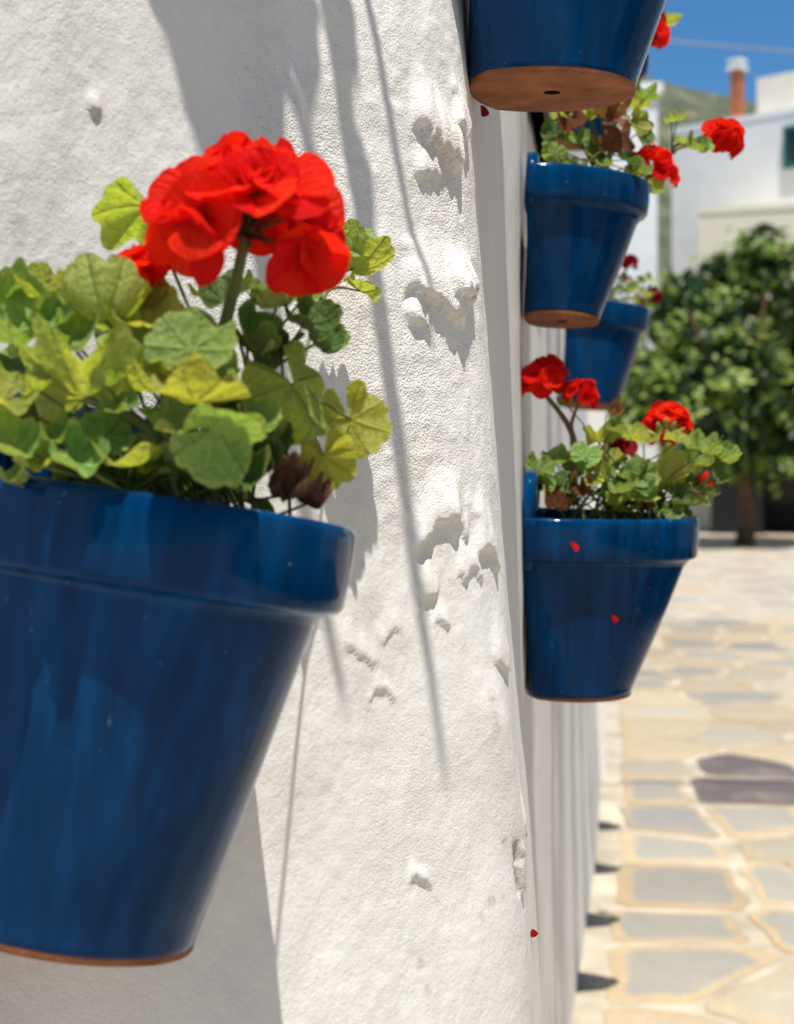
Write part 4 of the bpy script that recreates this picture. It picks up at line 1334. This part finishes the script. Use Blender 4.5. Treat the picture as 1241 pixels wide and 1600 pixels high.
# --- geranium with dry leaves in the pot above
M2 = POTS['p2'][1]
b2 = M2 @ Vector((.07, .0, .143))
pl = Plant('geranium', 'geranium with crisp brown leaves and a flower head on a long reaching stem', b2, 44)
def O2(): return M2 @ Vector((.07 + pl.r.uniform(-.035, .04), pl.r.uniform(-.03, .03), .143))
pl.head(P(1020, 258, 1.93), .0185, (.1, -.4, .8), 12, P(965, 290, 1.95), psize=.0145, cone=1.6)
pl.head(P(1040, 276, 1.92), .0125, (.5, -.4, .6), 7, P(965, 290, 1.95), psize=.012, cone=1.5)
pl.stalk(P(1000, 300, 1.95), P(1050, 243, 1.97), .0016, STALKB, .1, name='stem')
pl.head(P(1130, 219, 1.97), .019, (.6, -.4, .6), 13, P(1052, 240, 1.97), psize=.0155, cone=1.75, lift=.2)
for (a, b_) in [((935, 275), (905, 180)), ((940, 278), (925, 190)), ((935, 278), (950, 200)), ((945, 280), (990, 185)), ((930, 275), (895, 205))]:
    pl.stalk(P(*a, 1.95), P(*b_, 1.95), .0026, STALKB if b_[0] != 925 else STALK, .3, name='stem')
for (px, py, rr_, n, tip, kind, mat) in [
    (868, 212, 24, (-.1, -.8, .3), (-.3, 0, .6), 'cup', LEAFD), (866, 240, 22, (.1, -.9, .2), (-.2, 0, -.6), 'flat', LEAF), (880, 182, 20, (-.2, -.5, .7), (-.4, 0, .6), 'fan', LEAFY),
    (898, 198, 26, (-.2, -.7, .5), (-.5, 0, -.4), 'crumple', LEAFB), (918, 182, 28, (0, -.6, .7), (0, 0, 1), 'ruffle', LEAFY), (950, 186, 34, (.1, -.7, .5), (.1, 0, .6), 'crumple', LEAFB),
    (972, 205, 34, (.4, -.7, .2), (.3, 0, -1), 'droop', LEAFB), (938, 172, 26, (0, -.4, .8), (0, 0, 1), 'ruffle', LEAF), (985, 168, 30, (.2, -.4, .8), (.4, 0, .5), 'ruffle', LEAFY),
    (1005, 152, 24, (.4, -.4, .7), (.8, 0, .2), 'ruffle', LEAF), (990, 192, 26, (.4, -.7, .3), (.4, 0, -.5), 'fan', LEAFY), (1000, 205, 24, (.5, -.7, .1), (.5, 0, -.7), 'cup', LEAFD),
    (905, 222, 22, (-.2, -.6, .6), (-.3, 0, .5), 'fan', LEAF), (922, 238, 20, (.2, -.7, .5), (.3, 0, .3), 'ruffle', LEAF), (975, 250, 24, (.3, -.5, .6), (.6, 0, -.3), 'fold', LEAFD),
    (990, 268, 22, (.2, -.6, .5), (.5, 0, -.4), 'ruffle', LEAFD), (1012, 295, 22, (.3, -.6, .5), (.6, 0, -.5), 'ruffle', LEAF), (1022, 292, 16, (.4, -.6, .4), (.4, 0, -.8), 'fan', LEAFY),
    (1085, 232, 22, (.2, -.6, .6), (.6, 0, -.3), 'ruffle', LEAF), (1070, 225, 18, (-.1, -.6, .7), (-.4, 0, .5), 'fan', LEAFY), (1100, 228, 16, (.3, -.6, .5), (.7, 0, .1), 'fold', LEAF),
    (1058, 188, 16, (0, -.3, .9), (.2, 0, .9), 'ruffle', LEAFY), (1050, 190, 13, (-.3, -.4, .8), (-.5, 0, .5), 'fan', LEAFY), (860, 230, 14, (0, -.6, .6), (-.4, 0, 0), 'fan', LEAF)]:
    pl.leaf(P(px, py, 1.95 + pl.r.uniform(-.05, .04)), rr_ / F * 1.95, n, tip, kind, mat, P(1050, 243, 1.97) if px > 1045 else (P(945, 275, 1.95) if py < 225 else O2()))
pl.fill(12, M2 @ Vector((.085, 0, .168)), (.07, .05, .025), (.010, .017), [LEAFD, LEAF], ['flat', 'cup', 'ruffle'])

# --- the distant one
M4 = POTS['p4'][1]
b4 = M4 @ Vector((.08, .0, .18))
pl = Plant('geranium', 'sparse geranium with small dark red buds in the distant half hidden pot', b4, 55)
for k in range(22):
    v = rv(pl.r)
    pl.leaf(b4 + Vector((v.x * .07 + .03, v.y * .06, .045 + v.z * .05)), pl.r.uniform(.010, .018), (v.x, v.y - .4, .8), rv(pl.r), pl.r.choice(['ruffle', 'fan', 'cup']), pl.r.choice([LEAFY, LEAF, LEAFB]))
pl.head(P(983, 412, 3.2), .012, (0, -.3, 1), 6, b4, psize=.012, mat=PETALD)
pl.head(P(1020, 462, 3.2), .013, (.5, -.3, .6), 6, b4, psize=.012, mat=PETALD)

# --- the ones above the top edge
for key, off, lab, sd_ in (('p5', (.09, 0, .187), 'geranium in the pot cut by the top edge of the picture', 66), ('p6', (.075, 0, .12), 'geranium with two dull red flower heads against the sky, behind the top pot', 77)):
    M5 = POTS[key][1]; b5 = M5 @ Vector(off)
    pl = Plant('geranium', lab, b5, sd_)
    for k in range(34):
        v = rv(pl.r)
        pl.leaf(b5 + Vector((v.x * .10 + .01, v.y * .10, .075 + v.z * .07)), pl.r.uniform(.018, .032), (v.x, v.y, .9), rv(pl.r), pl.r.choice(['ruffle', 'fan', 'cup', 'flat']), pl.r.choice([LEAFY, LEAF, LEAFD]))
    if key == 'p6':
        pl.head(P(1022, 33, 2.3), .013, (.3, 0, .8), 7, b5, psize=.012, mat=PETALD)
        pl.head(P(1024, 56, 2.28), .015, (.7, -.2, .5), 7, b5, psize=.013)
    else:
        pl.head(b5 + Vector((.03, .0, .18)), .03, (0, 0, 1), 12, b5, psize=.02)

Mu = POTS['u1'][1]; bu = Mu @ Vector((.09, 0, .18))
pl = Plant('geranium', 'geranium trailing from the high pot above the large foreground geranium', bu, 88)
for k in range(26):
    v = rv(pl.r)
    pl.leaf(Mu @ Vector((.10 + v.x * .09, v.y * .08, .24 + v.z * .05)), pl.r.uniform(.018, .03), (v.x, v.y, .9), rv(pl.r), pl.r.choice(['ruffle', 'fan', 'cup', 'flat']), pl.r.choice([LEAFY, LEAF, LEAFD]))
for (dx, dy, dz, rs_) in [(.08, .095, .23, .019), (.115, .092, .235, .019), (.15, .092, .225, .017), (.185, .088, .235, .013), (.215, .085, .23, .009)]:
    pl.leaf(Mu @ Vector((dx, dy, dz)), rs_, (.2, 0, 1), (1, 0, 0), 'flat', LEAF, stalk=False)
mbs = MB(); mbs.tube([Mu @ Vector(q) - pl.base for q in ((.10, .03, .18), (.12, .085, .225), (.20, .087, .23), (.26, .082, .23), (.318, .075, .225))], [.005, .008, .0085, .006, .0025], 7); mbs.build('stem', STALK, pl.root)
mbs = MB(); mbs.tube([Mu @ Vector(q) - pl.base for q in ((.12, 0, .18), (.16, -.01, .23), (.23, -.012, .235), (.295, -.002, .23))], [.005, .008, .008, .003], 7); mbs.build('stem', STALK, pl.root)
mbs = MB(); mbs.tube([Mu @ Vector(q) - pl.base for q in ((.10, .06, .18), (.13, .125, .225), (.17, .128, .23), (.22, .135, .23))], [.003, .004, .004, .002], 7); mbs.build('stem', STALK, pl.root)

for k, (_, Mk) in enumerate(LOWS):
    bk = Mk @ Vector((.085, 0, .18))
    pl = Plant('geranium', 'small leafy geranium in the ' + ORD[k] + ' pot of the low row behind the lowest right pot', bk, 200 + k)
    for q in range(12):
        v = rv(pl.r)
        pl.leaf(Mk @ Vector((.125 + v.x * .11, v.y * .09, .215 + v.z * .03)), pl.r.uniform(.016, .028), (v.x, v.y, .9), rv(pl.r), pl.r.choice(['ruffle', 'cup', 'flat']), pl.r.choice([LEAFY, LEAF, LEAFD]))

# ------------------------------------------------------------------ fallen petals
def petal_thing(pos, nrm, tip, size, mat, q, label):
    o = bpy.data.objects.new('fallen_petal', petal_of(q, mat)); col.objects.link(o)
    o.matrix_world = frame(pos, nrm, tip, size)
    tag(o, label, 'petal', 'red petals fallen on the pots and wall')


def ray_hit(px, py):
    dg = bpy.context.evaluated_depsgraph_get()
    d = (P(px, py, 1.0) - Vector((0, 0, EYE))).normalized()
    h = sc.ray_cast(dg, Vector((0, 0, EYE)), d)
    return h[1], h[2]


bpy.context.view_layer.update()
for (px, py, tip, size, mat, q, lab) in [
    (893, 846, (.5, 0, -.7), .0115, PETAL, 1, 'curled red petal stuck on the rim of the lowest right pot'),
    (956, 960, (.5, 0, -1), .009, PETAL, 2, 'thin red petal stuck low on the body of the lowest right pot'),
    (751, 165, (0, 0, -1), .010, PETALD, 3, 'small dark red petal caught on the wall just below the top pot'),
    (829, 1452, (.15, 0, -1), .006, PETALD, 0, 'tiny dark red petal caught on the wall near the picture bottom')]:
    p, n = ray_hit(px, py)
    side = Vector(tip).cross(n)
    petal_thing(p + n * .0015, (n * .55 + side.normalized() * .8), tip, size, mat, q, lab)
